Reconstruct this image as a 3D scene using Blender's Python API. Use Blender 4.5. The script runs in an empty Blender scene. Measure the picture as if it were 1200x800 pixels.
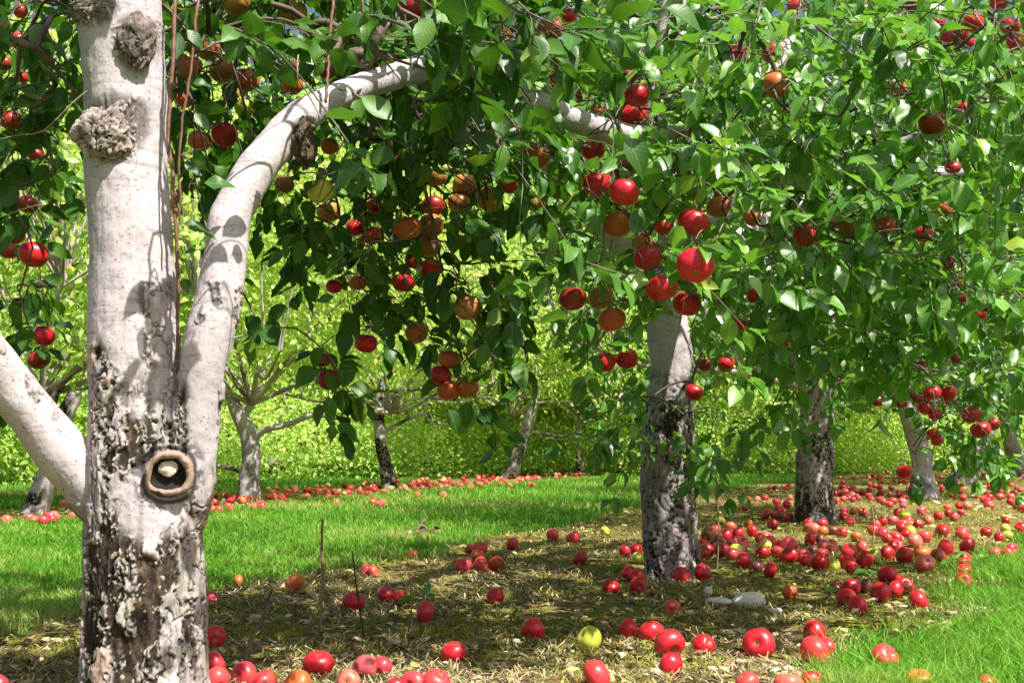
import bpy, math, random
import numpy as np
from mathutils import Vector, Matrix, Euler
PI = math.pi
R = math.radians
C = bpy.context.scene.collection
rng = np.random.default_rng(11)
random.seed(5)

# ---------------------------------------------------------------- camera
F = 1450.0            # focal length in pixels of a 1200 px wide picture
CH = 0.56             # camera height
PITCH = math.atan(120 / F)
cam = bpy.data.cameras.new('camera'); camo = bpy.data.objects.new('camera', cam); C.objects.link(camo)
cam.sensor_width = 36; cam.lens = F / 1200 * 36; cam.clip_end = 500; cam.clip_start = 0.05
camo.location = (0, 0, CH); camo.rotation_euler = (R(90) + PITCH, 0, 0)
bpy.context.scene.camera = camo
sc = bpy.context.scene
sc.render.resolution_x = 1024; sc.render.resolution_y = 682
# ---------------------------------------------------------------- light
SUN = np.array([0.47, -0.46, 0.95]); SUN /= np.linalg.norm(SUN)
w = bpy.data.worlds.new('World'); sc.world = w; w.use_nodes = True
nt = w.node_tree; nt.nodes.clear()
sky = nt.nodes.new('ShaderNodeTexSky'); sky.sky_type = 'NISHITA'; sky.sun_disc = False
sky.sun_elevation = math.asin(SUN[2]); sky.sun_rotation = math.atan2(SUN[0], SUN[1])
sky.dust_density = 5.0; sky.air_density = 1.0
bg = nt.nodes.new('ShaderNodeBackground'); bg.inputs[1].default_value = 0.07
wo = nt.nodes.new('ShaderNodeOutputWorld')
nt.links.new(sky.outputs[0], bg.inputs[0]); nt.links.new(bg.outputs[0], wo.inputs[0])
sl = bpy.data.lights.new('sun', 'SUN'); sl.energy = 5.0; sl.angle = R(0.53); sl.color = (1, 0.95, 0.86)
so = bpy.data.objects.new('sun', sl); C.objects.link(so); so.location = (10, -10, 15)
so.rotation_euler = Vector(SUN).to_track_quat('Z', 'Y').to_euler()
sc.view_settings.view_transform = 'Standard'; sc.view_settings.look = 'None'
sc.view_settings.gamma = 1; sc.view_settings.exposure = 0.95; sc.view_settings.use_curve_mapping = False

# ---------------------------------------------------------------- maths
def at(px, py, Y):
    """point seen at photo pixel (px,py) that lies at distance Y in front of the camera"""
    a = (px - 600) / F; b = (400 - py) / F
    cy = math.cos(PITCH) - b * math.sin(PITCH); cz = math.sin(PITCH) + b * math.cos(PITCH)
    return np.array([a / cy * Y, Y, CH + cz / cy * Y])
def proj(P):
    P = np.atleast_2d(P)
    y = P[:, 1]; z = P[:, 2] - CH
    d = y * math.cos(PITCH) + z * math.sin(PITCH); u = -y * math.sin(PITCH) + z * math.cos(PITCH)
    d = np.maximum(d, 0.05)
    return 600 + F * P[:, 0] / d, 400 - F * u / d
def ground_at(px, py, hgt=0.0):
    b = (400 - py) / F
    cy = math.cos(PITCH) - b * math.sin(PITCH); cz = math.sin(PITCH) + b * math.cos(PITCH)
    Y = (hgt - CH) / (cz / cy)
    return at(px, py, Y)
def unit(v):
    return v / np.maximum(np.linalg.norm(v, axis=-1, keepdims=True), 1e-9)
def hash3(i, s):
    i = i.astype(np.int64)
    n = i[:, 0] * 73856093 ^ i[:, 1] * 19349663 ^ i[:, 2] * 83492791 ^ (s * 2654435 + 977)
    n = (n ^ (n >> 13)) * 1274126177; n &= 0xffffffff; n = (n ^ (n >> 16)) * 668265263; n &= 0xffffffff
    n ^= n >> 15
    return (n & 0xffffff) / float(0xffffff)
def vnoise(P, s=0):
    i = np.floor(P); f = P - i; f = f * f * (3 - 2 * f); out = 0
    for dx in (0, 1):
        for dy in (0, 1):
            for dz in (0, 1):
                h = hash3(i + np.array([dx, dy, dz]), s)
                out = out + h * (f[:, 0] if dx else 1 - f[:, 0]) * (f[:, 1] if dy else 1 - f[:, 1]) * (f[:, 2] if dz else 1 - f[:, 2])
    return out
def fbm(P, o=4, s=0):
    a = 0.5; t = 0; n = 0
    for k in range(o):
        t = t + a * vnoise(P * 2 ** k + 17.3 * k, s + k); n += a; a *= 0.55
    return t / n
def worley(P, s=0):
    i = np.floor(P); f = P - i
    f1 = np.full(len(P), 9.0); f2 = f1.copy(); cid = np.zeros(len(P))
    for dx in (-1, 0, 1):
        for dy in (-1, 0, 1):
            for dz in (-1, 0, 1):
                c = i + np.array([dx, dy, dz])
                q = np.stack([hash3(c, s), hash3(c, s + 31), hash3(c, s + 57)], 1) + np.array([dx, dy, dz]) - f
                d = np.sqrt((q ** 2).sum(1)); h = hash3(c, s + 91)
                m = d < f1
                f2 = np.where(m, f1, np.minimum(f2, d)); cid = np.where(m, h, cid); f1 = np.where(m, d, f1)
    return f1, f2, cid
def sstep(a, b, x):
    t = np.clip((x - a) / (b - a), 0, 1); return t * t * (3 - 2 * t)

# ---------------------------------------------------------------- objects
def tag(o, label=None, cat=None, group=None, kind=None):
    if label: o['label'] = label
    if cat: o['category'] = cat
    if group: o['group'] = group
    if kind: o['kind'] = kind
    return o
def empty(name, loc, label=None, cat=None, group=None):
    o = bpy.data.objects.new(name, None); C.objects.link(o); o.location = [float(v) for v in loc]
    o.empty_display_size = 0.1
    return tag(o, label, cat, group)
def make_mesh(name, V, faces, smooth=True, attrs=None, mat=None):
    """faces: list of int arrays (n,3) / (n,4); attrs: name -> (n,3) or (n,) per vertex"""
    me = bpy.data.meshes.new(name)
    V = np.asarray(V, dtype=np.float32)
    faces = [np.asarray(f, dtype=np.int32) for f in faces if len(f)]
    me.vertices.add(len(V)); me.vertices.foreach_set('co', V.ravel())
    nl = sum(f.size for f in faces); npoly = sum(len(f) for f in faces)
    me.loops.add(nl); me.loops.foreach_set('vertex_index', np.concatenate([f.ravel() for f in faces]))
    me.polygons.add(npoly)
    sizes = np.concatenate([np.full(len(f), f.shape[1], dtype=np.int32) for f in faces])
    st = np.zeros(npoly, dtype=np.int32); st[1:] = np.cumsum(sizes)[:-1]
    me.polygons.foreach_set('loop_start', st)
    me.polygons.foreach_set('use_smooth', np.full(npoly, smooth))
    me.update(calc_edges=True)
    for k, a in (attrs or {}).items():
        a = np.asarray(a, dtype=np.float32)
        if a.ndim == 1:
            at_ = me.attributes.new(k, 'FLOAT', 'POINT'); at_.data.foreach_set('value', a)
        else:
            at_ = me.attributes.new(k, 'FLOAT_VECTOR', 'POINT'); at_.data.foreach_set('vector', a.ravel())
    if mat: me.materials.append(mat)
    return me
def link(name, me, parent=None, loc=None):
    o = bpy.data.objects.new(name, me); C.objects.link(o)
    if parent: o.parent = parent
    if loc is not None: o.location = [float(v) for v in loc]
    return o
def tube(pts, rad, sides=6, cap=True):
    pts = np.asarray(pts, float); rad = np.asarray(rad, float); n = len(pts)
    T = np.gradient(pts, axis=0); T = unit(T)
    ref = np.array([0.31, 0.17, 0.93]) if abs(T[0, 2]) < 0.9 else np.array([0.9, 0.3, 0.1])
    A = unit(np.cross(T, ref)); B = np.cross(T, A)
    th = np.arange(sides) / sides * 2 * PI
    V = pts[:, None, :] + rad[:, None, None] * (np.cos(th)[None, :, None] * A[:, None, :] + np.sin(th)[None, :, None] * B[:, None, :])
    V = V.reshape(-1, 3)
    i = np.arange(n - 1)[:, None] * sides; j = np.arange(sides)[None, :]; k = (j + 1) % sides
    Q = np.stack([i + j, i + k, i + sides + k, i + sides + j], -1).reshape(-1, 4)
    tri = np.zeros((0, 3), int)
    if cap:
        V = np.vstack([V, pts[0], pts[-1]]); a = len(V) - 2; b = len(V) - 1
        jj = np.arange(sides); kk = (jj + 1) % sides
        tri = np.vstack([np.stack([np.full(sides, a), kk, jj], 1), np.stack([np.full(sides, b), (n - 1) * sides + jj, (n - 1) * sides + kk], 1)])
    return V, Q, tri
def tubes(paths, sides=5, cap=False):
    Vs, Qs, Ts = [], [], []; o = 0
    for p, r in paths:
        V, Q, T = tube(p, r, sides, cap); Vs.append(V); Qs.append(Q + o); Ts.append(T + o); o += len(V)
    return np.vstack(Vs), np.vstack(Qs), np.vstack(Ts)
def spline(P, n):
    P = np.asarray(P, float); m = len(P)
    t = np.linspace(0, m - 1, n); i = np.minimum(t.astype(int), m - 2); f = (t - i)[:, None]
    def g(k): return P[np.clip(k, 0, m - 1)]
    p0, p1, p2, p3 = g(i - 1), g(i), g(i + 1), g(i + 2)
    return 0.5 * (2 * p1 + (p2 - p0) * f + (2 * p0 - 5 * p1 + 4 * p2 - p3) * f ** 2 + (3 * p1 - p0 - 3 * p2 + p3) * f ** 3)

# ---------------------------------------------------------------- materials
class NT:
    def __init__(s, name):
        s.m = bpy.data.materials.new(name); s.m.use_nodes = True; s.t = s.m.node_tree; s.t.nodes.clear()
        s.out = s.t.nodes.new('ShaderNodeOutputMaterial')
    def n(s, typ, **kw):
        nd = s.t.nodes.new('ShaderNode' + typ)
        ins = kw.pop('i', {})
        for k, v in kw.items(): setattr(nd, k, v)
        for k, v in ins.items():
            if isinstance(v, bpy.types.NodeSocket): s.t.links.new(v, nd.inputs[k])
            else: nd.inputs[k].default_value = v
        return nd
    def ramp(s, fac, stops):
        r = s.n('ValToRGB', i={0: fac}); e = r.color_ramp.elements
        while len(e) < len(stops): e.new(0.5)
        for k, (p, c) in enumerate(stops): e[k].position = p; e[k].color = (*c, 1) if len(c) == 3 else c
        return r.outputs[0]
    def mix(s, f, a, b, mode='MIX'):
        m = s.n('Mix', data_type='RGBA', blend_type=mode)
        for k, v in ((0, f), (6, a), (7, b)):
            if isinstance(v, bpy.types.NodeSocket): s.t.links.new(v, m.inputs[k])
            else: m.inputs[k].default_value = v if k == 0 or len(v) == 4 else (*v, 1)
        return m.outputs[2]
    def math(s, op, a, b=0.0, c=0.0):
        return s.n('Math', operation=op, i={0: a, 1: b, 2: c}).outputs[0]
    def noise(s, scale, detail=3, vec=None, rough=0.5):
        i = {'Scale': scale, 'Detail': detail, 'Roughness': rough}
        if vec: i['Vector'] = vec
        return s.n('TexNoise', i=i).outputs[0]
    def end(s, sh):
        s.t.links.new(sh, s.out.inputs[0]); return s.m
def leaf_material(name, c0, c1, c2, trans=0.35, rough=0.42, fine=True, spec=0.5):
    k = NT(name)
    a = k.n('Attribute', attribute_name='leaf'); sep = k.n('SeparateXYZ', i={0: a.outputs['Vector']})
    t, v, rd = sep.outputs
    col = k.ramp(rd, [(0.0, c0), (0.5, c1), (0.93, c2), (1.0, (c2[0] * 1.9, c2[1] * 1.15, c2[2] * 0.8))])
    if fine:
        av = k.math('ABSOLUTE', v)
        rib = k.math('LESS_THAN', av, 0.07)
        ph = k.math('SUBTRACT', k.math('MULTIPLY', t, 9.0), k.math('MULTIPLY', av, 2.2))
        vein = k.math('POWER', k.math('ABSOLUTE', k.math('SINE', k.math('MULTIPLY', ph, PI))), 6.0)
        vein = k.math('SUBTRACT', 1.0, vein)
        side = k.math('LESS_THAN', vein, 0.25)
        col = k.mix(k.math('MULTIPLY', side, 0.05), col, (c2[0] * 1.3, c2[1] * 1.3, c2[2] * 1.5))
        col = k.mix(k.math('MULTIPLY', rib, 0.35), col, (c2[0] * 1.7, c2[1] * 1.5, c2[2] * 2))
        nz = k.noise(60, 2)
        col = k.mix(k.math('MULTIPLY', nz, 0.35), col, (c0[0], c0[1], c0[2]))
        spot = k.n('MapRange', i={0: k.noise(55, 3), 1: .68, 2: .72}).outputs[0]
        col = k.mix(k.math('MULTIPLY', spot, 0.7), col, (0.16, 0.09, 0.03))
        bmp = k.n('Bump', i={'Strength': 0.22, 'Distance': 0.0012, 'Height': k.math('ADD', k.math('MULTIPLY', vein, 0.5), k.math('MULTIPLY', k.noise(120, 2), 0.6))})
        nrm = bmp.outputs[0]
    i = {'Base Color': col, 'Roughness': rough, 'Specular IOR Level': spec}
    if fine: i['Normal'] = nrm
    p = k.n('BsdfPrincipled', i=i)
    tc = k.mix(0.5, col, (c2[0] * 1.5, c2[1] * 1.9, c2[2] * 0.5))
    tr = k.n('BsdfTranslucent', i={'Color': tc})
    ms = k.n('MixShader', i={0: trans, 1: p.outputs[0], 2: tr.outputs[0]})
    return k.end(ms.outputs[0])
M_leaf = leaf_material('apple_leaf_shaded', (0.016, 0.060, 0.007), (0.040, 0.128, 0.012), (0.10, 0.24, 0.024), 0.25, 0.44)  # darker copy of the leaf; the near crown's shade is put into its colours
M_leaf2 = leaf_material('apple_leaf_sunlit', (0.032, 0.115, 0.012), (0.095, 0.25, 0.030), (0.22, 0.42, 0.075), 0.30, 0.37, True, 0.8)  # same leaf lightened; the second crown's sunlight is put into its colours
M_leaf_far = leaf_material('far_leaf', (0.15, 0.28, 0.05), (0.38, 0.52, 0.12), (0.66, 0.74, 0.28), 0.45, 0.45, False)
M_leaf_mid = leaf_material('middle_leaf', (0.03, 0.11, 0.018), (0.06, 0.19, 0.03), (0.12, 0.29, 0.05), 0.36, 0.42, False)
M_leaf_gold = leaf_material('yellowing_leaf', (0.16, 0.25, 0.03), (0.32, 0.40, 0.06), (0.50, 0.48, 0.10), 0.42, 0.45, False)
def grass_material():
    k = NT('grass_blade')
    a = k.n('Attribute', attribute_name='leaf'); t, v, rd = k.n('SeparateXYZ', i={0: a.outputs['Vector']}).outputs
    col = k.ramp(rd, [(0.0, (0.045, 0.17, 0.008)), (0.45, (0.10, 0.33, 0.012)), (0.85, (0.19, 0.46, 0.025)), (0.93, (0.34, 0.42, 0.09)), (1.0, (0.5, 0.42, 0.18))])
    col = k.mix(k.math('MULTIPLY', t, 0.35), col, (0.26, 0.50, 0.05))
    p = k.n('BsdfPrincipled', i={'Base Color': col, 'Roughness': 0.5, 'Specular IOR Level': 0.35})
    tr = k.n('BsdfTranslucent', i={'Color': col})
    return k.end(k.n('MixShader', i={0: 0.35, 1: p.outputs[0], 2: tr.outputs[0]}).outputs[0])
M_grass = grass_material()
def attr_material(name, rough=0.8, spec=0.3, bump=0.0, bscale=200, var=0.3, trans=0):
    """colour from the 'tint' attribute (the thing's own colour) broken up by fine noise"""
    k = NT(name)
    a = k.n('Attribute', attribute_name='tint').outputs['Vector']
    nz = k.noise(bscale, 3)
    f = k.math('ADD', 1 - var * 0.5, k.math('MULTIPLY', nz, var))
    col = k.mix(1.0, a, k.n('CombineXYZ', i={0: f, 1: f, 2: f}).outputs[0], 'MULTIPLY')
    i = {'Base Color': col, 'Roughness': rough, 'Specular IOR Level': spec}
    if bump: i['Normal'] = k.n('Bump', i={'Strength': bump, 'Distance': 0.003, 'Height': nz}).outputs[0]
    p = k.n('BsdfPrincipled', i=i).outputs[0]
    if trans:
        p = k.n('MixShader', i={0: trans, 1: p, 2: k.n('BsdfTranslucent', i={'Color': col}).outputs[0]}).outputs[0]
    return k.end(p)
M_bark = attr_material('apple_bark', 0.78, 0.25, 0.5, 260, 0.35)
M_litter = attr_material('dry_litter', 0.85, 0.2, 0, 90, 0.4, 0.1)
def twig_material():
    k = NT('twig_bark')
    col = k.ramp(k.noise(40, 3), [(0.3, (0.045, 0.03, 0.02)), (0.55, (0.12, 0.085, 0.06)), (0.75, (0.30, 0.25, 0.2))])
    return k.end(k.n('BsdfPrincipled', i={'Base Color': col, 'Roughness': 0.7}).outputs[0])
M_twig = twig_material()
def pale_branch_material():
    k = NT('pale_branch_bark')
    col = k.ramp(k.noise(14, 4), [(0.3, (0.12, 0.09, 0.07)), (0.5, (0.32, 0.27, 0.24)), (0.7, (0.58, 0.53, 0.50))])
    b = k.n('Bump', i={'Strength': 0.5, 'Distance': 0.01, 'Height': k.noise(60, 3)}).outputs[0]
    return k.end(k.n('BsdfPrincipled', i={'Base Color': col, 'Roughness': 0.75, 'Normal': b}).outputs[0])
M_pale = pale_branch_material()
def apple_material():
    k = NT('apple_skin')
    oi = k.n('ObjectInfo'); tc = k.n('TexCoord').outputs['Object']
    x, y, z = k.n('SeparateXYZ', i={0: tc}).outputs
    ang = k.math('ARCTAN2', y, x)
    rv = k.math('MULTIPLY', oi.outputs['Random'], 40.0)
    vec = k.n('CombineXYZ', i={0: k.math('MULTIPLY', k.math('COSINE', ang), 6.0), 1: k.math('MULTIPLY', k.math('SINE', ang), 6.0), 2: k.math('ADD', k.math('MULTIPLY', z, 12.0), rv)}).outputs[0]
    streak = k.noise(1.6, 3, vec)
    vm = k.n('VectorMath', operation='ADD', i={0: tc, 1: k.n('CombineXYZ', i={0: rv, 1: rv, 2: rv}).outputs[0]}).outputs[0]
    big = k.noise(14, 2, vm)
    # alpha = how much of the skin has turned red
    m = k.math('ADD', k.math('ADD', k.math('MULTIPLY', streak, 0.6), k.math('MULTIPLY', big, 0.8)), k.math('SUBTRACT', k.math('MULTIPLY', oi.outputs['Alpha'], 1.5), 1.28))
    m = k.n('MapRange', i={0: m, 1: -0.12, 2: 0.22}).outputs[0]
    base = k.ramp(big, [(0.35, (0.36, 0.44, 0.03)), (0.7, (0.64, 0.60, 0.10))])
    red = k.mix(k.math('MULTIPLY', streak, 0.55), oi.outputs['Color'], k.mix(1.0, oi.outputs['Color'], (0.55, 0.3, 0.4), 'MULTIPLY'))
    col = k.mix(m, base, red)
    vo = k.n('TexVoronoi', i={'Vector': vm, 'Scale': 190.0})
    dots = k.math('LESS_THAN', vo.outputs['Distance'], 0.16)
    col = k.mix(k.math('MULTIPLY', dots, 0.35), col, (0.75, 0.5, 0.3))
    bru = k.n('MapRange', i={0: k.noise(22, 2, vm), 1: .66, 2: .70}).outputs[0]
    col = k.mix(k.math('MULTIPLY', bru, 0.7), col, (0.16, 0.07, 0.03))
    # russet in the dimples at the two ends
    r2 = k.math('SQRT', k.math('ADD', k.math('MULTIPLY', x, x), k.math('MULTIPLY', y, y)))
    dim = k.n('MapRange', i={0: r2, 1: 0.009, 2: 0.004}).outputs[0]
    col = k.mix(k.math('MULTIPLY', dim, 0.7), col, (0.22, 0.16, 0.05))
    p = k.n('BsdfPrincipled', i={'Base Color': col, 'Roughness': 0.36, 'Specular IOR Level': 0.5, 'Coat Weight': 0.06, 'Coat Roughness': 0.16,
        'Normal': k.n('Bump', i={'Strength': 0.12, 'Distance': 0.002, 'Height': k.noise(70, 2, vm)}).outputs[0]})
    return k.end(p.outputs[0])
M_apple = apple_material()
def plain(name, c, rough=0.7, spec=0.3, var=0.4, sc_=30):
    k = NT(name)
    col = k.ramp(k.noise(sc_, 4), [(0.3, tuple(v * (1 - var) for v in c)), (0.7, tuple(min(1, v * (1 + var * 0.6)) for v in c))])
    b = k.n('Bump', i={'Strength': 0.4, 'Distance': 0.004, 'Height': k.noise(sc_ * 3, 3)}).outputs[0]
    return k.end(k.n('BsdfPrincipled', i={'Base Color': col, 'Roughness': rough, 'Specular IOR Level': spec, 'Normal': b}).outputs[0])
M_stem = plain('apple_stem', (0.12, 0.08, 0.03))
M_stone = plain('pale_stone', (0.78, 0.74, 0.66), 0.8, 0.2, 0.12, 25)
M_chip = plain('pale_chip', (0.55, 0.48, 0.36), 0.85, 0.2, 0.4, 60)
M_rim = plain('wound_rim', (0.40, 0.28, 0.23), 0.5, 0.4, 0.7, 110)
M_dark = plain('dark_wet_wood', (0.012, 0.009, 0.008), 0.5, 0.3, 0.4, 50)
M_dome = plain('pale_wood_highlight', (0.72, 0.64, 0.50), 0.25, 0.8, 0.2, 40)  # pale wood tone that also carries the bright highlight inside the stub

# ---------------------------------------------------------------- ground
def strip_off(X, Y):            # distance from the middle of the near row's bare strip, along x
    return X - (-0.82 + (Y - 2.75) * 0.47)
def strip_off2(X, Y):
    return X - (-3.75 + (Y - 9.7) * 0.36)
def bare(X, Y):
    """1 = bare mossy strip under a row, 0 = lawn"""
    P = np.stack([X, Y, X * 0], 1)
    n = (fbm(P * 2.2, 3, 5) - 0.5) * 0.9 + (fbm(P * 8, 2, 9) - 0.5) * 0.35
    so_ = strip_off(X, Y); a = np.where(so_ > 0, so_ - 0.2, -so_ + .35 * (1 - sstep(3.5, 4.6, Y))) + n
    hw = 1.35 + 0.3 * sstep(6, 9, Y) + 0.9 * sstep(9, 14, Y)
    m1 = 1 - sstep(hw - 0.12, hw + 0.12, a)
    b = np.abs(strip_off2(X, Y)) + n * 0.8
    m2 = 1 - sstep(0.75, 1.1, b)
    m2 = m2 * (Y < 24) * sstep(8.5, 9.2, Y)
    return np.clip(np.maximum(m1, m2), 0, 1)
def gheight(X, Y):
    P = np.stack([X, Y, X * 0], 1)
    return (fbm(P * 1.3, 3, 40) - 0.5) * 0.03 + (fbm(P * 9, 3, 41) - 0.5) * 0.018
def build_ground():
    ys = np.concatenate([np.linspace(-25, 1.8, 30), np.arange(1.9, 7, 0.022), np.arange(7, 16, 0.07), np.arange(16, 40, 0.4), np.linspace(41, 220, 40)])
    xs = np.concatenate([np.linspace(-160, -12, 30), np.arange(-11.5, -3, 0.25), np.arange(-3, 4, 0.028), np.arange(4, 12, 0.22), np.linspace(12.5, 160, 30)])
    X, Y = np.meshgrid(xs, ys); x = X.ravel(); y = Y.ravel()
    z = gheight(x, y)
    nx, ny = len(xs), len(ys)
    i = np.arange(ny - 1)[:, None] * nx; j = np.arange(nx - 1)[None, :]
    Q = np.stack([i + j, i + j + 1, i + nx + j + 1, i + nx + j], -1).reshape(-1, 4)
    k = NT('ground_soil_and_moss')
    m = k.n('Attribute', attribute_name='bare').outputs['Fac']
    pos = k.n('NewGeometry').outputs['Position']
    n1 = k.noise(7, 5, pos, 0.62); n2 = k.noise(38, 5, pos, 0.65); n3 = k.noise(2.0, 3, pos)
    soil = k.ramp(n2, [(0.28, (0.045, 0.031, 0.016)), (0.45, (0.15, 0.105, 0.055)), (0.60, (0.32, 0.235, 0.13)), (0.75, (0.50, 0.41, 0.25))])
    moss = k.ramp(n2, [(0.3, (0.045, 0.055, 0.008)), (0.5, (0.16, 0.155, 0.025)), (0.7, (0.36, 0.32, 0.07))])
    mm = k.n('MapRange', i={0: k.math('ADD', n1, k.math('MULTIPLY', n3, 0.5)), 1: 0.62, 2: 0.80}).outputs[0]
    b = k.mix(mm, soil, moss)
    lawn = k.ramp(n2, [(0.3, (0.03, 0.07, 0.008)), (0.7, (0.08, 0.17, 0.02))])
    col = k.mix(m, lawn, b)
    bmp = k.n('Bump', i={'Strength': 0.9, 'Distance': 0.02, 'Height': n2}).outputs[0]
    mat = k.end(k.n('BsdfPrincipled', i={'Base Color': col, 'Roughness': 0.95, 'Specular IOR Level': 0.1, 'Normal': bmp}).outputs[0])
    o = link('ground', make_mesh('ground', np.stack([x, y, z], 1), [Q], True, {'bare': bare(x, y)}, mat))
    tag(o, kind='structure')
build_ground()

# blades: one mesh of bent blades
def blades(name, X, Y, H, W, lean, rnd, mat, attr='leaf', tint=None, flat=None, z0=None):
    n = len(X)
    if lean is None: lean = np.zeros(n)
    z = gheight(X, Y) if z0 is None else z0
    a = rng.uniform(0, 2 * PI, n); d = np.stack([np.cos(a), np.sin(a)], 1)
    b = rng.uniform(0, 2 * PI, n); s = np.stack([np.cos(b), np.sin(b)], 1)
    P = np.stack([X, Y, z], 1)
    V = np.zeros((n, 5, 3))
    def lvl(t):
        q = P.copy(); q[:, :2] += d * (lean * H * t ** 2)[:, None]; q[:, 2] += H * t * (1 - 0.25 * t * lean); return q
    q0, q1, q2 = lvl(0.0), lvl(0.5), lvl(1.0)
    if flat is not None:
        for q, t in ((q0, 0.), (q1, .5), (q2, 1.)):
            q[:, :2] = P[:, :2] + d * (H * t)[:, None]; q[:, 2] = z + flat * (0.2 + 0.8 * math.sin(t * PI)) + 0.002
    ws = s if flat is None else np.stack([-d[:, 1], d[:, 0]], 1)
    for k_, (q, f) in enumerate(((q0, 1.), (q1, .85))):
        V[:, 2 * k_] = q; V[:, 2 * k_ + 1] = q
        V[:, 2 * k_, :2] -= ws * (W * f / 2)[:, None]; V[:, 2 * k_ + 1, :2] += ws * (W * f / 2)[:, None]
    V[:, 4] = q2
    o = (np.arange(n) * 5)[:, None]
    Q = o + np.array([0, 1, 3, 2]); T = o + np.array([2, 3, 4])
    at_ = {}
    if tint is None:
        L = np.zeros((n, 5, 3)); L[:, :, 0] = [0, 0, .5, .5, 1]; L[:, :, 2] = rnd[:, None]; at_['leaf'] = L.reshape(-1, 3)
    else:
        at_['tint'] = np.repeat(tint, 5, 0)
    return link(name, make_mesh(name, V.reshape(-1, 3), [Q, T], False, at_, mat))
def scatter(n, y0, y1, marg=0.6, pw=1.0, side=0.44):
    """positions spread in a wedge before the camera, thinning with distance"""
    u = rng.uniform(0, 1, n)
    Y = 1 / (1 / y0 + u * (1 / y1 - 1 / y0)) if pw == 1 else y0 + (y1 - y0) * u
    X = rng.uniform(-1, 1, n) * (Y * side + marg)
    return X, Y
def build_grass():
    X, Y = scatter(620000, 2.2, 34, 0.9)
    m = bare(X, Y)
    P = np.stack([X, Y, X * 0], 1); pn = fbm(P * 1.1, 3, 70); fn = fbm(P * 6, 2, 71)
    keep = rng.uniform(0, 1, len(X)) > m * 1.0 + (fn < 0.33) * 0.5
    X, Y, pn, fn = X[keep], Y[keep], pn[keep], fn[keep]
    n = len(X)
    s = np.clip(Y / 5, 0.75, 4)
    H = rng.uniform(0.022, 0.058, n) * (0.45 + 1.2 * fn) * np.clip(Y / 9, 1, 1.35)
    W = rng.uniform(0.0024, 0.0042, n) * s ** 0.85
    rnd = np.clip(pn * 1.9 - 0.50 + (fn - .5) * .5 + rng.normal(0, 0.24, n), 0, 1)
    dry = (fn > 0.62) & (rng.uniform(0, 1, n) < 0.25); rnd[dry] = rng.uniform(0.9, 1, dry.sum())
    o = blades('grass', X, Y, H, W, rng.uniform(0.2, 1.1, n), rnd, M_grass)
    tag(o, 'mown bright green lawn grass between the orchard rows', 'grass', kind='stuff')
    # longer loose grass at the lower right and thin tufts in the strip
    X = rng.uniform(0.3, 3.2, 60000); Y = rng.uniform(2.4, 5.8, 60000)
    so_ = strip_off(X, Y); P = np.stack([X, Y, X * 0], 1); fn = fbm(P * 7, 2, 77)
    k_ = (so_ > 1.38) & (rng.uniform(0, 1, len(X)) < sstep(1.36, 1.9, so_ + (fn - .5) * 0.6))
    X, Y, fn = X[k_], Y[k_], fn[k_]; n = len(X)
    H = rng.uniform(0.035, 0.095, n) * (0.7 + fn * 0.6)
    o = blades('tall_grass', X, Y, H, rng.uniform(0.002, 0.004, n), rng.uniform(0.3, 1.4, n), np.clip(rng.normal(0.55, 0.25, n), 0, 1), M_grass)
    tag(o, 'longer loose green grass fringing the mossy strip at lower right', 'grass', kind='stuff')
    X, Y = scatter(150000, 2.3, 16, 0.6); m = bare(X, Y); P = np.stack([X, Y, X * 0], 1)
    fn = fbm(P * 4, 3, 81); k_ = (m > 0.6) & (fn + .08 * sstep(-.3, .5, strip_off(X, Y)) > 0.53); X, Y = X[k_], Y[k_]; n = len(X)
    o = blades('moss', X, Y, rng.uniform(0.008, 0.03, n), rng.uniform(0.002, 0.0045, n) * np.clip(Y / 4, 1, 3), rng.uniform(0.4, 1.4, n), None, M_litter,
               tint=np.stack([rng.uniform(.15, .36, n), rng.uniform(.17, .34, n), rng.uniform(.02, .07, n)], 1))
    tag(o, 'tufts of yellow green moss and weak grass in the bare strip', 'moss', kind='stuff')
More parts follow.
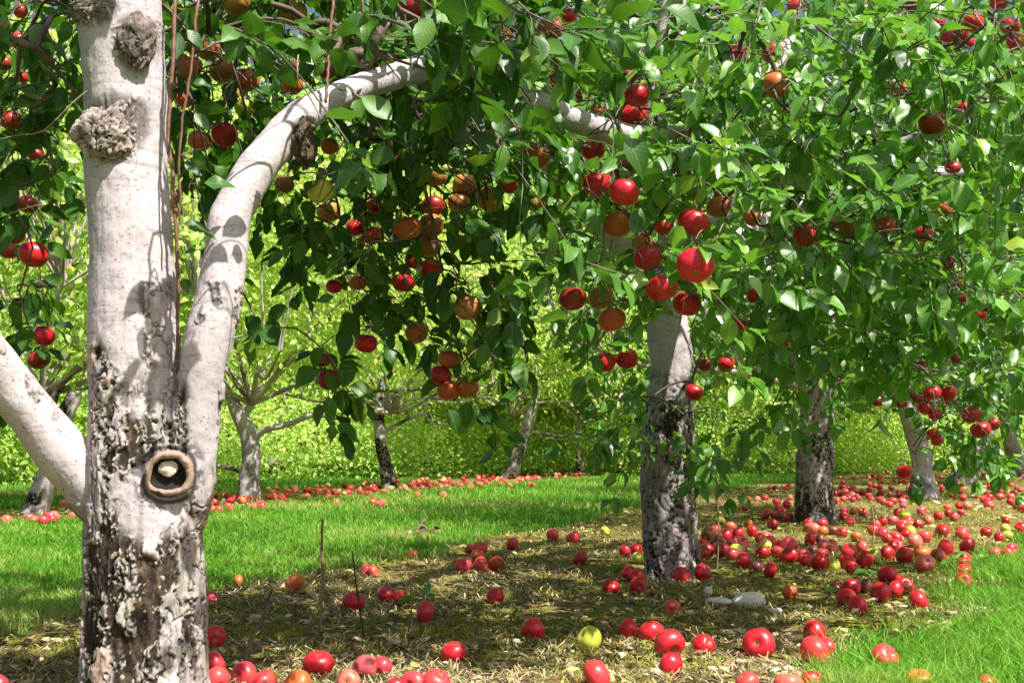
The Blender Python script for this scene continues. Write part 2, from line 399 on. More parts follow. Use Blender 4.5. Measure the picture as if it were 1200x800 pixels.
def build_litter():
    X, Y = scatter(110000, 2.3, 18, 0.6); m = bare(X, Y); P = np.stack([X, Y, X * 0], 1); fn = fbm(P * 2.6, 3, 90)
    k_ = (rng.uniform(0, 1, len(X)) < m) & (fn + rng.normal(0, 0.08, len(X)) - .10 * sstep(-.3, .5, strip_off(X, Y)) > 0.50); X, Y = X[k_], Y[k_]; n = len(X)
    v = rng.uniform(0.35, 1.25, n)[:, None]; base = np.array([[0.60, 0.48, 0.28]]) * v
    g = rng.uniform(0, 1, n) < 0.2; base[g] = np.array([0.30, 0.30, 0.10]) * v[g]
    dk = rng.uniform(0, 1, n) < 0.25; base[dk] = np.array([0.16, 0.10, 0.06]) * v[dk]
    o = blades('dry_straw', X, Y, rng.uniform(0.02, 0.11, n), rng.uniform(0.0018, 0.004, n) * np.clip(Y / 4, 1, 3), None, None, M_litter, tint=base, flat=rng.uniform(0.002, 0.022, n))
    tag(o, 'dry straw and dead grass stalks littering the bare strip', 'straw', kind='stuff')
    # dead leaf scraps: bent quads
    X, Y = scatter(9000, 2.3, 22, 0.5); m = bare(X, Y); k_ = rng.uniform(0, 1, len(X)) < m * 0.9 + 0.03; X, Y = X[k_], Y[k_]; n = len(X)
    s = rng.uniform(0.006, 0.026, n) * np.clip(Y / 6, 1, 1.8); a = rng.uniform(0, 2 * PI, n)
    z = gheight(X, Y) + rng.uniform(0.003, 0.015, n)
    d = np.stack([np.cos(a), np.sin(a), rng.uniform(-.4, .4, n)], 1); e = np.stack([-np.sin(a), np.cos(a), rng.uniform(-.3, .5, n)], 1)
    P = np.stack([X, Y, z], 1); V = np.stack([P - d * s[:, None], P + e * s[:, None] * .55 + [0, 0, .004], P + d * s[:, None], P - e * s[:, None] * .55 + [0, 0, .004]], 1)
    V[:, :, 2] = np.maximum(V[:, :, 2], (gheight(X, Y) + 0.001)[:, None])
    Q = (np.arange(n) * 4)[:, None] + np.array([0, 1, 2, 3])
    pal = np.array([[.50, .36, .20], [.22, .12, .06], [.62, .54, .36], [.10, .07, .05], [.45, .42, .14], [.30, .30, .12]])
    t = pal[rng.integers(0, 6, n)] * rng.uniform(.6, 1.2, n)[:, None]
    o = link('dead_leaves', make_mesh('dead_leaves', V.reshape(-1, 3), [Q], True, {'tint': np.repeat(t, 4, 0)}, M_litter))
    tag(o, 'scraps of dead brown and yellow leaves on the ground', 'dead leaves', kind='stuff')
build_grass(); build_litter()

# ---------------------------------------------------------------- trunks
def trunk_mesh(paths, voxel, name='trunk', base=(0, 0, 0), rough_fn=None, seed=0, amp=1.0, cell=1.0, extra=None, smooth=3, zone=None, ptone=1.0):
    """paths: list of (points, radii); fused by a voxel remesh, then barked in numpy"""
    V, Q, T = tubes([(spline(np.column_stack([p, r]), max(10, len(p) * 5))[:, :3], spline(np.column_stack([p, r]), max(10, len(p) * 5))[:, 3]) for p, r in paths], 28, True)
    me = make_mesh('tmp', V, [Q, T]); ob = bpy.data.objects.new('tmp', me); C.objects.link(ob)
    md = ob.modifiers.new('r', 'REMESH'); md.mode = 'VOXEL'; md.voxel_size = voxel; md.use_smooth_shade = True
    ms = ob.modifiers.new('s', 'SMOOTH'); ms.iterations = smooth; ms.factor = 0.6
    dg = bpy.context.evaluated_depsgraph_get(); em = bpy.data.meshes.new_from_object(ob.evaluated_get(dg))
    bpy.data.objects.remove(ob); bpy.data.meshes.remove(me)
    n = len(em.vertices); P = np.zeros(n * 3); em.vertices.foreach_get('co', P); P = P.reshape(-1, 3)
    N = np.zeros(n * 3); em.vertices.foreach_get('normal', N); N = N.reshape(-1, 3)
    rgh = rough_fn(P) if rough_fn else np.ones(n)
    # long-wave lumps
    disp = (fbm(P * 6, 3, seed) - 0.5) * 0.022 * amp + (fbm(P * 22, 3, seed + 3) - 0.5) * 0.006 * amp
    # flaking bark: smooth plates, belts of small curled flakes along their edges, dark bark laid bare between them
    wp = np.stack([fbm(P * 16, 3, seed + 7), fbm(P * 16, 3, seed + 8), fbm(P * 16, 3, seed + 9)], 1) - 0.5
    wf = np.stack([fbm(P * 60, 2, seed + 17), fbm(P * 60, 2, seed + 18), fbm(P * 60, 2, seed + 19)], 1) - 0.5
    f1, f2, cid = worley(P * np.array([25, 25, 7.5]) / cell + wp * np.array([2.6, 2.6, 1.6]) + wf * .5, seed + 11); e = f2 - f1
    g1, g2, cid2 = worley(P * np.array([120, 120, 62]) / cell + wp * 4 + wf * 2.6, seed + 13); e2 = g2 - g1
    rg = fbm(P * np.array([80, 80, 30]), 4, seed + 20)
    zn = fbm(P * np.array([15, 15, 4.0]) / cell + wp * .8, 4, seed + 21) + (zone(P) if zone else 0) + (cid - .5) * .10
    plate = sstep(.462, .482, zn); dark = 1 - sstep(.385, .41, zn); flaky = np.clip(1 - plate - dark, 0, 1)
    crack = (1 - sstep(0.015, 0.085, e)) * plate
    rim = sstep(.475, .50, zn) * (1 - sstep(.51, .55, zn))
    up_ = (cid2 > .50) * 1.0
    gap = 1 - sstep(.02, .16, e2)
    rdisp = plate * (.003 + cid * .004 + rim * .003) - dark * .005 + flaky * (up_ * (.0005 + cid2 * .0030) - (1 - up_) * .0025 - gap * .0015) + (rg - .5) * (.004 + .010 * dark) - crack * .006
    sm = 1 - rgh
    # smooth pale bark
    L1, L2, lc = worley(P * np.array([90, 90, 130]) + wp * 1.0, seed + 31)
    dots = (L1 < 0.22) & (lc > 0.35)
    ring = np.abs(fbm(P * np.array([3, 3, 60]), 2, seed + 33) - 0.5) < 0.015
    pn = fbm(P * 5, 4, seed + 35)[:, None]; fnn = fbm(P * 45, 3, seed + 36)[:, None]
    pale = np.array([[0.47, 0.42, 0.445]]) * (0.72 + 0.5 * pn) * (0.85 + 0.3 * fnn)
    pale = pale * (1 - 0.62 * dots[:, None]) * (1 - 0.25 * ring[:, None])
    # colours of plates, flakes and the bark laid bare
    pal = np.array([[.42, .36, .36], [.36, .30, .29], [.47, .41, .41], [.46, .34, .31], [.34, .30, .31], [.50, .45, .45], [.38, .34, .30], [.42, .37, .38]]) * ptone * .88
    c_ = lambda a: a[:, None]
    cp = pal[(cid * 7.99).astype(int)] * c_(.72 + .56 * rg) * c_(1 - .88 * crack) * c_(1 - .35 * (fbm(P * np.array([130, 130, 60]), 2, seed + 50) > .60))
    cf = np.where(c_(up_) > 0, (.4 + .6 * ptone) * np.array([.45, .42, .385]) * c_(.25 + 1.1 * rg), np.array([.045, .032, .022])) * c_(1 - .8 * gap)
    cd = np.array([.095, .066, .050]) * c_(.15 + 3.2 * rg ** 3) * c_(1 - .7 * gap)
    spk = (g1 < .42) & (cid2 > .80); cd = np.where(c_(spk), np.array([.42, .38, .30]), cd)
    pc = cp * c_(plate) + cf * c_(flaky) + cd * c_(dark)
    lich = sstep(0.60, 0.66, fbm(P * 14, 3, seed + 44))[:, None] * .22
    pc = pc * (1 - lich) + lich * pc * np.array([.95, 1.05, .55])
    tint = pale * sm[:, None] + pc * rgh[:, None]
    P2 = P + N * (disp + rdisp * rgh * amp)[:, None]
    if extra is not None: P2, tint = extra(P2, N, tint)
    em.vertices.foreach_set('co', (P2 - np.asarray(base)).astype(np.float32).ravel())
    a = em.attributes.new('tint', 'FLOAT_VECTOR', 'POINT'); a.data.foreach_set('vector', np.clip(tint, 0.005, 0.8).astype(np.float32).ravel())
    em.polygons.foreach_set('use_smooth', np.full(len(em.polygons), True))
    em.materials.clear(); em.materials.append(M_bark); em.update(); em.name = name
    return em
def pxpath(L, Y=None):
    """[(px, py, width_px, Y)] -> points, radii"""
    P = np.array([at(a[0], a[1], a[3]) for a in L]); r = np.array([a[2] / 2 * a[3] / F for a in L])
    return P, r

# ---------------------------------------------------------------- leaves
ST = [0, .13, .34, .57, .79, 1.0]
HW = [0, .31, .50, .47, .28, 0]
def leaf_cloud(P, D, N, S, wid=0.56, fine=True, petiole=True):
    """P base, D direction, N upper side, S length -> verts, tris, 'leaf' attribute"""
    n = len(P); D = unit(D); Sd = unit(np.cross(D, N)); N = np.cross(Sd, D)
    rnd = rng.uniform(0, 1, n); curl = rng.uniform(-0.05, 0.5, n); fold = rng.uniform(0.05, 0.55, n); wv = rng.uniform(0.0, 0.10, n); ph = rng.uniform(0, 6.3, n)
    W = wid * rng.uniform(0.82, 1.2, n); tw = rng.uniform(-0.5, 0.5, n)
    L0 = rng.uniform(0.15, 0.4, n) if petiole else np.zeros(n)
    pts = []; at_ = []
    def put(x, t, sgn):
        xx = x * W; z = -curl * t * t + fold * np.abs(xx) + wv * np.sin(t * 9 + ph + sgn * 1.5) * (abs(sgn)) + tw * t * xx
        y = t * (1 - 0.18 * np.abs(curl) * t) + L0
        pts.append(P + S[:, None] * (xx[:, None] * Sd + y[:, None] * D + z[:, None] * N)); at_.append(np.stack([np.full(n, t), np.full(n, float(sgn)), rnd], 1))
    if fine:
        put(0., 0., 0)
        for k in range(1, 5):
            put(-HW[k], ST[k], -1); put(0., ST[k], 0); put(HW[k], ST[k], 1)
        put(0., 1., 0)
        T = [[0, 2, 1], [0, 3, 2]]
        for k in range(3):
            a = 1 + 3 * k
            T += [[a, a + 1, a + 4], [a, a + 4, a + 3], [a + 1, a + 2, a + 5], [a + 1, a + 5, a + 4]]
        T += [[10, 11, 13], [11, 12, 13]]
        if petiole:
            c = len(pts)
            for sgn in (-1, 1):
                pts.append(P + Sd * (sgn * 0.0009)); at_.append(np.stack([np.zeros(n), np.zeros(n), rnd], 1))
            T += [[c, c + 1, 0]]
            # widen the blade end of the stalk
    else:
        put(0., 0., 0); put(-.5, .45, -1); put(0., .5, 0); put(.5, .45, 1); put(0., 1., 0)
        T = [[0, 2, 1], [0, 3, 2], [1, 2, 4], [2, 3, 4]]
    m = len(pts); V = np.stack(pts, 1).reshape(-1, 3); A = np.stack(at_, 1).reshape(-1, 3)
    F_ = ((np.arange(n) * m)[:, None, None] + np.array(T)[None]).reshape(-1, 3)
    return V, F_, A

# main tree outline used to keep the bark in view
LIMB = [(208, 660, 30), (214, 600, 54), (219, 565, 60), (226, 520, 56), (236, 450, 52), (244, 400, 53), (257, 350, 52), (264, 300, 48), (271, 255, 48), (290, 215, 48), (322, 173, 46), (350, 140, 42), (385, 118, 36), (420, 103, 35), (460, 90, 35), (490, 83, 34)]
LIMB2 = [(590, 103, 30), (625, 118, 30), (665, 136, 30), (705, 150, 28)]
TRNK = [(168, 800, 140), (169, 700, 134), (165, 600, 132), (160, 450, 108), (155, 300, 98), (147, 200, 96), (145, 100, 96), (138, 0, 108)]
LLIMB = [(115, 585, 60), (85, 545, 62), (50, 500, 62), (15, 455, 57), (-30, 400, 52)]
def seg_cover(px, py, L, grow=0.0):
    m = np.zeros(len(px), bool)
    for (x0, y0, w0), (x1, y1, w1) in zip(L[:-1], L[1:]):
        dx, dy = x1 - x0, y1 - y0; t = np.clip(((px - x0) * dx + (py - y0) * dy) / (dx * dx + dy * dy), 0, 1)
        d = np.hypot(px - x0 - t * dx, py - y0 - t * dy); m |= d < (w0 + (w1 - w0) * t) / 2 + grow
    return m

# ---------------------------------------------------------------- the hanging apples
# (px, py, diameter px, colour) ; r red, d dark red, o orange red, v olive, g yellow green, p pinkish
HANG = """22 49 23 r;25 91 18 r;11 142 27 d;42 182 20 d;32 240 26 d;17 276 24 r;10 295 22 r;39 299 34 r;51 394 26 r;46 422 26 d;24 14 16 d;5 75 16 d;
215 117 24 o;234 166 28 o;263 159 32 r;261 84 32 v;288 95 30 v;222 79 32 v;246 59 30 v;274 112 26 v;286 126 26 g;277 4 32 v;343 101 26 o;348 82 20 d;344 16 34 v;
386 172 22 o;376 225 34 g;333 217 24 v;482 9 34 d;383 85 18 d;386 249 28 v;438 243 18 r;416 268 22 r;436 277 24 o;477 268 33 o;505 265 30 v;508 242 27 d;538 238 27 v;544 218 28 v;573 234 33 v;
594 218 24 r;504 289 28 v;502 318 30 r;473 332 28 r;419 332 20 o;391 336 16 r;547 361 33 v;489 390 29 v;429 403 27 r;527 422 28 o;516 440 26 r;526 458 28 o;547 455 27 o;387 445 29 d;378 422 16 d;
484 306 22 d;512 208 26 v;632 242 22 v;629 184 34 o;590 40 26 v;560 160 26 v;
647 95 18 r;746 113 32 r;741 137 33 r;695 177 30 r;700 216 35 r;731 226 37 r;729 200 28 d;765 111 20 r;762 127 20 r;738 90 16 r;803 155 16 r;864 62 22 r;905 63 28 r;843 243 31 p;812 261 38 r;667 19 20 r;645 35 32 v;683 112 18 d;699 130 18 o;909 101 33 o;
724 264 35 o;777 266 22 r;751 283 26 o;760 303 35 r;776 338 38 r;815 312 43 r;805 357 34 r;671 351 33 d;704 349 30 v;718 375 34 o;709 425 27 r;735 421 27 r;813 460 22 r;851 426 20 r;826 428 17 d;884 347 19 r;882 256 20 o;
944 277 30 r;994 268 28 v;1039 266 28 p;1082 275 22 r;1108 246 20 o;1052 105 22 o;1020 112 15 d;1093 146 32 d;1131 130 22 r;1117 197 19 r;1140 27 24 r;1124 42 22 r;1111 44 18 r;1135 51 15 r;1100 28 17 r;1184 32 24 r;1191 49 24 r;1170 4 22 r;932 8 20 r;1070 7 20 d;
1092 461 21 r;1111 462 21 r;1084 478 16 r;1096 486 16 r;1074 467 14 d;1057 473 13 d;1138 487 22 r;1149 504 24 r;1165 497 16 r;1093 508 14 r;1099 516 16 r;1060 553 19 r;1029 470 14 d;1120 421 14 d;1080 429 14 d;1112 309 15 r;1124 332 14 r;1130 350 14 r;1149 370 14 r;1159 360 14 r;920 403 13 r;981 262 16 r;1046 104 18 d;866 381 12 r"""
hang = []
for t in HANG.replace('\n', '').split(';'):
    a, b, d, c = t.split(); a, b, d = float(a), float(b), float(d)
    D = 0.078 * random.uniform(0.93, 1.07)
    Y = F * D / d
    if a < 100: Y = min(max(Y, 2.5), 4.2)
    elif a < 645: Y = min(max(Y, 2.95), 3.9)
    else:
        lo, hi = 2.6, (4.2 if a < 900 and b < 420 else 6.2)
        Y = min(max(Y, lo), hi)
    D = d * Y / F; D = min(max(D, 0.052), 0.086)
    hang.append([a, b, D * F / Y, c, Y, D])
HX = np.array([h[0] for h in hang]); HY = np.array([h[1] for h in hang]); HR = np.array([h[2] / 2 for h in hang]); HD = np.array([h[4] for h in hang])
def near_apple(P, k=1.0):
    px, py = proj(P)
    m = np.zeros(len(P), bool)
    for x, y, r, d in zip(HX, HY, HR, HD):
        m |= (np.hypot(px - x, py - y) < r * k) & (P[:, 1] < d + 0.02)
    return m

# ---------------------------------------------------------------- crowns of the two near trees
def grow_crown(skel, targets, trunk_xy, spurs, nleaf=(8, 13), lsize=(0.052, 0.088), keepfn=None, droop=0.35):
    """skel: (n,4) points + radius of the limbs. Connects every target to what already grew, then puts a leafy twig on it.
    returns tube paths and leaf arrays"""
    nodes = [tuple(s[:3]) for s in skel]; par = [-1] * len(nodes); wt = [0.0] * len(nodes)
    NP = np.zeros((len(nodes) + (len(targets) + len(spurs)) * 14, 3)); NP[:len(nodes)] = skel[:, :3]; cnt = len(nodes)
    par = np.full(len(NP), -1); wt = np.zeros(len(NP))
    alls = [(t, 0) for t in targets] + [(t, 1) for t in spurs]
    T = np.array([a[0] for a in alls])
    d0 = np.array([np.min(np.linalg.norm(skel[:, :3] - t, axis=1)) for t in T])
    chains = []; LP, LD, LN, LS = [], [], [], []
    for idx in np.argsort(d0):
        t, sp = alls[idx]; t = np.array(t)
        dv = NP[:cnt] - t; d = np.linalg.norm(dv, axis=1)
        d = d + np.maximum(0, -dv[:, 2]) * 0.8          # prefer growing from above for what hangs
        j = int(np.argmin(d)); p0 = NP[j].copy(); L = np.linalg.norm(t - p0)
        out = np.array([t[0] - trunk_xy[0], t[1] - trunk_xy[1], 0.0]); out /= max(np.linalg.norm(out), .05)
        if sp: tdir = unit(np.array([0, 0, -1.0]) + rng.normal(0, .3, 3)); tl = 0.012
        else: tdir = unit(out * 0.8 + np.array([0, 0, -droop + rng.uniform(-.5, .6)]) + rng.normal(0, .45, 3)); tl = rng.uniform(0.10, 0.26)
        k = max(3, min(7, int(L / 0.09) + 2)); s = np.linspace(0, 1, k)[1:]
        arch = np.sin(s * PI) * min(L, 1.0) * 0.16
        pth = p0 + (t - p0) * s[:, None]; pth[:, 2] += arch
        pth[:-1] += rng.normal(0, 1, (k - 2, 3)) * 0.035 * min(L, 0.8)
        s2 = np.linspace(0, 1, 4)[1:]
        tw = t + tdir * tl * s2[:, None] + np.array([0, 0, -1]) * (droop * 0.22 * tl * s2 ** 2)[:, None]
        seg = np.vstack([pth, tw]); m = len(seg)
        ids = [j] + list(range(cnt, cnt + m)); NP[cnt:cnt + m] = seg; par[cnt:cnt + m] = ids[:-1]; wt[cnt + m - 1] = 1; cnt += m
        chains.append(ids)
        # leaves
        full = np.vstack([pth[-2:], tw]) if len(pth) > 1 else tw
        nl = rng.integers(*nleaf) if not sp else rng.integers(5, 9)
        u = rng.uniform(0, 1, nl) ** (0.7 if not sp else 2.5)
        fi = (1 - u) * 0 + u * (len(full) - 1) if not sp else np.full(nl, len(full) - 1.0) - u * 0.6
        fi[: nl // 3] = len(full) - 1 - rng.uniform(0, .3, nl // 3)
        i0 = np.clip(fi.astype(int), 0, len(full) - 2); fr = (fi - i0)[:, None]
        base = full[i0] * (1 - fr) + full[i0 + 1] * fr
        a = rng.uniform(0, 2 * PI) + np.arange(nl) * 2.4
        A = unit(np.cross(tdir, [0.3, 0.2, 1.0])); B = np.cross(tdir, A)
        rad = np.cos(a)[:, None] * A + np.sin(a)[:, None] * B
        D = rad * 0.9 + tdir * (0.55 if not sp else 0.0) + np.array([0, 0, -0.45 if not sp else -0.35]) + rng.normal(0, .25, (nl, 3))
        if sp: D = np.stack([np.cos(a), np.sin(a), rng.uniform(-.8, .35, nl)], 1)
        D = unit(D); Nn = np.array([0.25, -0.2, 1.0]) + rng.normal(0, .45, (nl, 3))
        LP.append(base); LD.append(D); LN.append(Nn); LS.append(rng.uniform(*lsize, nl))
    NP = NP[:cnt]; par = par[:cnt]; wt = wt[:cnt]
    for i in range(cnt - 1, -1, -1):
        if par[i] >= 0: wt[par[i]] += wt[i]
    rad = np.minimum(0.0014 * np.maximum(wt, 1) ** 0.46, 0.022)
    paths = []
    for ids in chains:
        r = rad[ids].copy(); r[0] = r[1]
        p = NP[ids]
        if len(p) > 3: q = spline(np.column_stack([p, r]), len(p) * 2 - 1); p, r = q[:, :3], q[:, 3]
        paths.append((p, r))
    LP, LD, LN, LS = np.vstack(LP), np.vstack(LD), np.vstack(LN), np.concatenate(LS)
    mid = LP + LD * LS[:, None] * 0.8
    bad = near_apple(mid, 1.4) | near_apple(LP + LD * LS[:, None] * 1.2, 1.15) | near_apple(LP + LD * LS[:, None] * .4, 1.15)
    bad &= rng.uniform(0, 1, len(bad)) < 0.96
    qx, qy = proj(LP); t_ = (2.72 - LP[:, 1]) / -SUN[1]; hit = LP - SUN * t_[:, None]; hx, hy = proj(hit)
    off = (qy < -45) & (t_ > 0)
    bad |= off & (seg_cover(hx, hy, LIMB, 10) | seg_cover(hx, hy, LLIMB, 8) | seg_cover(hx, hy, TRNK, -4)) & (rng.uniform(0, 1, len(LP)) < .93)  # unseen crown thinned for light: leaves shading trunk and limbs are dropped
    t_ = LP[:, 2] / SUN[2]; gx, gy = proj(LP - SUN * t_[:, None])
    bad |= (qy < 130) & (gx < 800) & (gx > 60) & (gy > 640) & (gy < 900) & (rng.uniform(0, 1, len(LP)) < np.where(qy < -50, .85, .0))  # likewise most unseen leaves that would shade the near ground
    if keepfn is not None: bad |= ~keepfn(mid) | ~keepfn(LP + LD * LS[:, None] * 1.25)
    g = ~bad
    return paths, (LP[g], LD[g], LN[g], LS[g])
def lerp_lim(px, L):
    return np.interp(px, [a for a, b in L], [b for a, b in L])
def over_bark(P, depth, grow=2):
    px, py = proj(P)
    m = seg_cover(px, py, TRNK, grow) | seg_cover(px, py, LIMB, grow) | seg_cover(px, py, LLIMB, grow)
    m2 = seg_cover(px, py, LIMB2, grow) & (rng.uniform(0, 1, len(px)) < .7)
    return ((m & (P[:, 1] < depth + np.where(px > 300, .25, 0))) | (m2 & (P[:, 1] < 3.3))) & (py > -30)

def sample_crown(n_in, n_out, cen, rad, low, topless=None, ymin=0.0, inview_pow=1.0):
    """points in an ellipsoid; those in view obey the crown's ragged lower edge, those out of view fill the rest of the crown"""
    res_in, res_out = [], []
    while len(res_in) < n_in or len(res_out) < n_out:
        q = rng.uniform(-1, 1, (4000, 3)); q = q[(q ** 2).sum(1) < 1]; P = cen + q * rad
        px, py = proj(P)
        lim = lerp_lim(px, low) + (fbm(P * 3.0, 2, 300) - 0.5) * 60
        inv = (px > -60) & (px < 1260) & (py > -60) & (P[:, 1] > 0.5)
        ok_in = inv & (py < lim - 18) & (P[:, 1] > ymin)
        if topless is not None: ok_in &= topless(P, px, py)
        cl = fbm(P * 2.6, 2, 310) + rng.uniform(-.12, .12, len(P))
        ok_out = ~inv & (P[:, 2] > 1.15) & (cl > 0.45)
        if len(res_in) < n_in: res_in += list(P[ok_in])
        if len(res_out) < n_out: res_out += list(P[ok_out])
    return res_in[:n_in] + res_out[:n_out]

# --- tree 1 -------------------------------------------------------
Y1 = 2.72
base1 = ground_at(168, 821); base1[2] = 0; base1[1] = Y1
tp = [(170, 838, 165, Y1), (168, 800, 140, Y1), (169, 700, 133, Y1), (167, 620, 130, Y1), (165, 560, 124, Y1), (160, 450, 106, Y1), (155, 300, 98, Y1), (149, 200, 96, Y1), (145, 100, 96, Y1), (140, 20, 100, Y1), (132, -60, 92, Y1), (118, -220, 74, Y1), (108, -420, 50, Y1), (120, -640, 26, Y1)]
limbY = [2.73, 2.72, 2.70, 2.69, 2.68, 2.68, 2.69, 2.71, 2.73, 2.76, 2.80, 2.84, 2.90, 2.96, 3.02, 3.08]
lp = [(a, b, c, y) for (a, b, c), y in zip(LIMB, limbY)] + [(550, 88, 32, 3.15), (600, 108, 31, 3.2), (650, 131, 31, 3.25), (705, 150, 28, 3.3), (760, 158, 20, 3.36), (830, 150, 12, 3.45)]
ll = [(128, 605, 50, 2.72), (112, 580, 60, 2.71), (85, 545, 62, 2.69), (50, 500, 62, 2.66), (15, 455, 57, 2.62), (-30, 400, 52, 2.56), (-110, 310, 42, 2.45), (-220, 210, 30, 2.3), (-330, 60, 18, 2.2)]
up1 = [(135, -20, 70, Y1), (60, -130, 58, 2.6), (-40, -300, 40, 2.45), (-100, -520, 22, 2.3)]
up2 = [(140, -60, 60, Y1), (210, -190, 52, 2.65), (330, -330, 38, 2.5), (430, -520, 22, 2.4)]
up3 = [(130, -150, 50, Y1), (170, -300, 40, 3.0), (260, -420, 30, 3.4), (330, -520, 18, 3.8)]
def rough1(P):
    px, py = proj(P)
    n = fbm(P * 11, 3, 60)
    d_stem = np.abs(px - (np.interp(py, [0, 450, 800], [143, 160, 169])))
    r = sstep(395, 470, py + (n - .5) * 260) * (1 - sstep(52, 66, d_stem + (n - .5) * 14) * (py < 590))
    lower = sstep(585, 625, py + (n - 0.5) * 60); r = np.maximum(r, lower)
    patch = (1 - sstep(26, 42, np.hypot((px - 176) * .9, (py - 590) * 0.75) + (n - .5) * 26)); r = r * (1 - patch * .9)
    # rough wound where the limb turns
    wnd = 1 - sstep(10, 22, np.hypot(px - 357, (py - 165) * 0.6) + (n - .5) * 10); r = np.maximum(r, wnd)
    k1 = 1 - sstep(30, 48, np.hypot(px - 135, (py - 150)) + (n - .5) * 24); k2 = 1 - sstep(24, 40, np.hypot(px - 158, py - 48) + (n - .5) * 24)
    k3 = 1 - sstep(20, 36, np.hypot(px - 110, (py - 12) * 1.2) + (n - .5) * 24)
    r = np.maximum(r, np.maximum(np.maximum(k1, k2), k3) * 0.8)
    r = np.maximum(r, .75 * sstep(.60, .64, fbm(P * np.array([13, 13, 9]), 3, 67)) * (py > 330))
    return np.clip(r, 0, 1)
def extra1(P, N, tint):
    px, py = proj(P)
    qx = (px - 198) / 31.0; qy = (py - 556) / 32.0; d = (np.abs(qx) ** 2.6 + np.abs(qy) ** 2.6) ** (1 / 2.6) + (fbm(P * 30, 2, 72) - .5) * .12
    P = P - N * (.034 * (1 - sstep(.66, .84, d)) * (P[:, 1] < Y1))[:, None]
    ln = (sstep(.86, .95, d) * (1 - sstep(1.02, 1.12, d)))[:, None]; tint = tint * (1 - .85 * ln)
    ou = (sstep(1.02, 1.1, d) * (1 - sstep(1.25, 1.55, d)) * (fbm(P * 60, 3, 73) < .5))[:, None]; tint = tint * (1 - .6 * ou)
    wnd = (1 - sstep(8, 22, np.hypot(px - 357, (py - 167) * 0.6)))[:, None]; tint = tint * (1 - .7 * wnd)
    return P, tint
def box_(px, py, x0, y0, x1, y1, s_=5):
    return sstep(x0 - s_, x0 + s_, px) * (1 - sstep(x1 - s_, x1 + s_, px)) * sstep(y0 - s_ * 2, y0 + s_ * 2, py) * (1 - sstep(y1 - s_ * 2, y1 + s_ * 2, py))
def zone1(P):
    px, py = proj(P); px = px + (fbm(P * 14, 3, 71) - .5) * 26
    z = -.075 * box_(px, py, 98, 640, 140, 760) + .12 * box_(px, py, 141, 618, 160, 745) - .07 * box_(px, py, 163, 655, 180, 840) + .14 * box_(px, py, 186, 690, 206, 800) + .13 * box_(px, py, 200, 600, 240, 700)
    z += -.16 * box_(px, py, 110, 395, 130, 640) - .05 * box_(px, py, 130, 400, 180, 520) - .05 * box_(px, py, 120, 520, 165, 640) + .09 * box_(px, py, 130, 470, 150, 520) - .035 * (py < 520)
    return z + .03 - .03 * (px < 150)
T1 = empty('apple_tree', base1, 'nearest apple tree with thick pale forked trunk, peeling bark and a sawn stub', 'tree', 'apple trees of the near row')
p1 = [pxpath(L) for L in (tp, lp, ll, up1, up2, up3)]
link('trunk', trunk_mesh(p1, 0.0028, base=base1, rough_fn=rough1, seed=100, extra=extra1, amp=0.9, zone=zone1), T1)

def lump(center, r, seed, lump_amp=0.35, squash=(1, 1, 1), n=64, mat=None, tintc=(.42, .35, .32), base=None, name='burl', parent=None):
    u = np.linspace(0, PI, n); v = np.linspace(0, 2 * PI, n * 2, endpoint=False); U, Vv = np.meshgrid(u, v, indexing='ij')
    D = np.stack([np.sin(U) * np.cos(Vv), np.sin(U) * np.sin(Vv), np.cos(U)], -1).reshape(-1, 3)
    k = 1 + lump_amp * (fbm(D * 1.8 + seed, 3, seed) - .5) * 2
    g1, g2, gc = worley(D * 2.3 + seed * 1.7 + (fbm(D * 5, 3, seed + 2) - .5)[:, None] * 1.6, seed + 5); e = g2 - g1
    k = k + gc * 0.12 - (1 - sstep(.02, .10, e)) * 0.12 + (fbm(D * 5, 3, seed + 8) - .5) * 0.08
    P = D * (k * r)[:, None] * np.array(squash) + center - base
    t = np.array(tintc) * (0.5 + 0.8 * gc)[:, None] * (0.6 + .8 * fbm(D * 8, 3, seed + 9))[:, None] * (1 - .88 * (1 - sstep(.02, .09, e)))[:, None]
    W = n * 2; i = np.arange(n - 1)[:, None] * W; j = np.arange(W)[None]; kk = (j + 1) % W
    Q = np.stack([i + j, i + W + j, i + W + kk, i + kk], -1).reshape(-1, 4)
    return link(name, make_mesh(name, P, [Q], True, {'tint': t}, M_bark), parent)
lump(at(121, 157, Y1 - 0.085), 0.056, 3, squash=(1.05, .8, .95), base=base1, parent=T1)['label'] = 'bulging grey burl sticking out at the left edge'
lump(at(160, 50, Y1 - 0.085), 0.044, 7, squash=(.95, .6, 1.25), base=base1, parent=T1, tintc=(.22, .18, .16))['label'] = 'dark oval knot near the top of the trunk'
lump(at(110, 10, Y1 - 0.07), 0.042, 9, squash=(1.2, .6, .8), base=base1, parent=T1, tintc=(.3, .25, .22))['label'] = 'grey healed knot at the top left'
lump(at(357, 168, 2.79), 0.034, 12, squash=(.75, .8, 1.5), base=base1, parent=T1, tintc=(.12, .09, .06), lump_amp=.5, name='bark_wound')['label'] = 'dark rotten wound where the limb bends'
# the stub at the right of the fork
lump(at(236, 567, 2.72), 0.030, 15, lump_amp=.1, squash=(.8, .9, 1.2), base=base1, parent=T1, tintc=(.62, .56, .55), name='healed_stub')
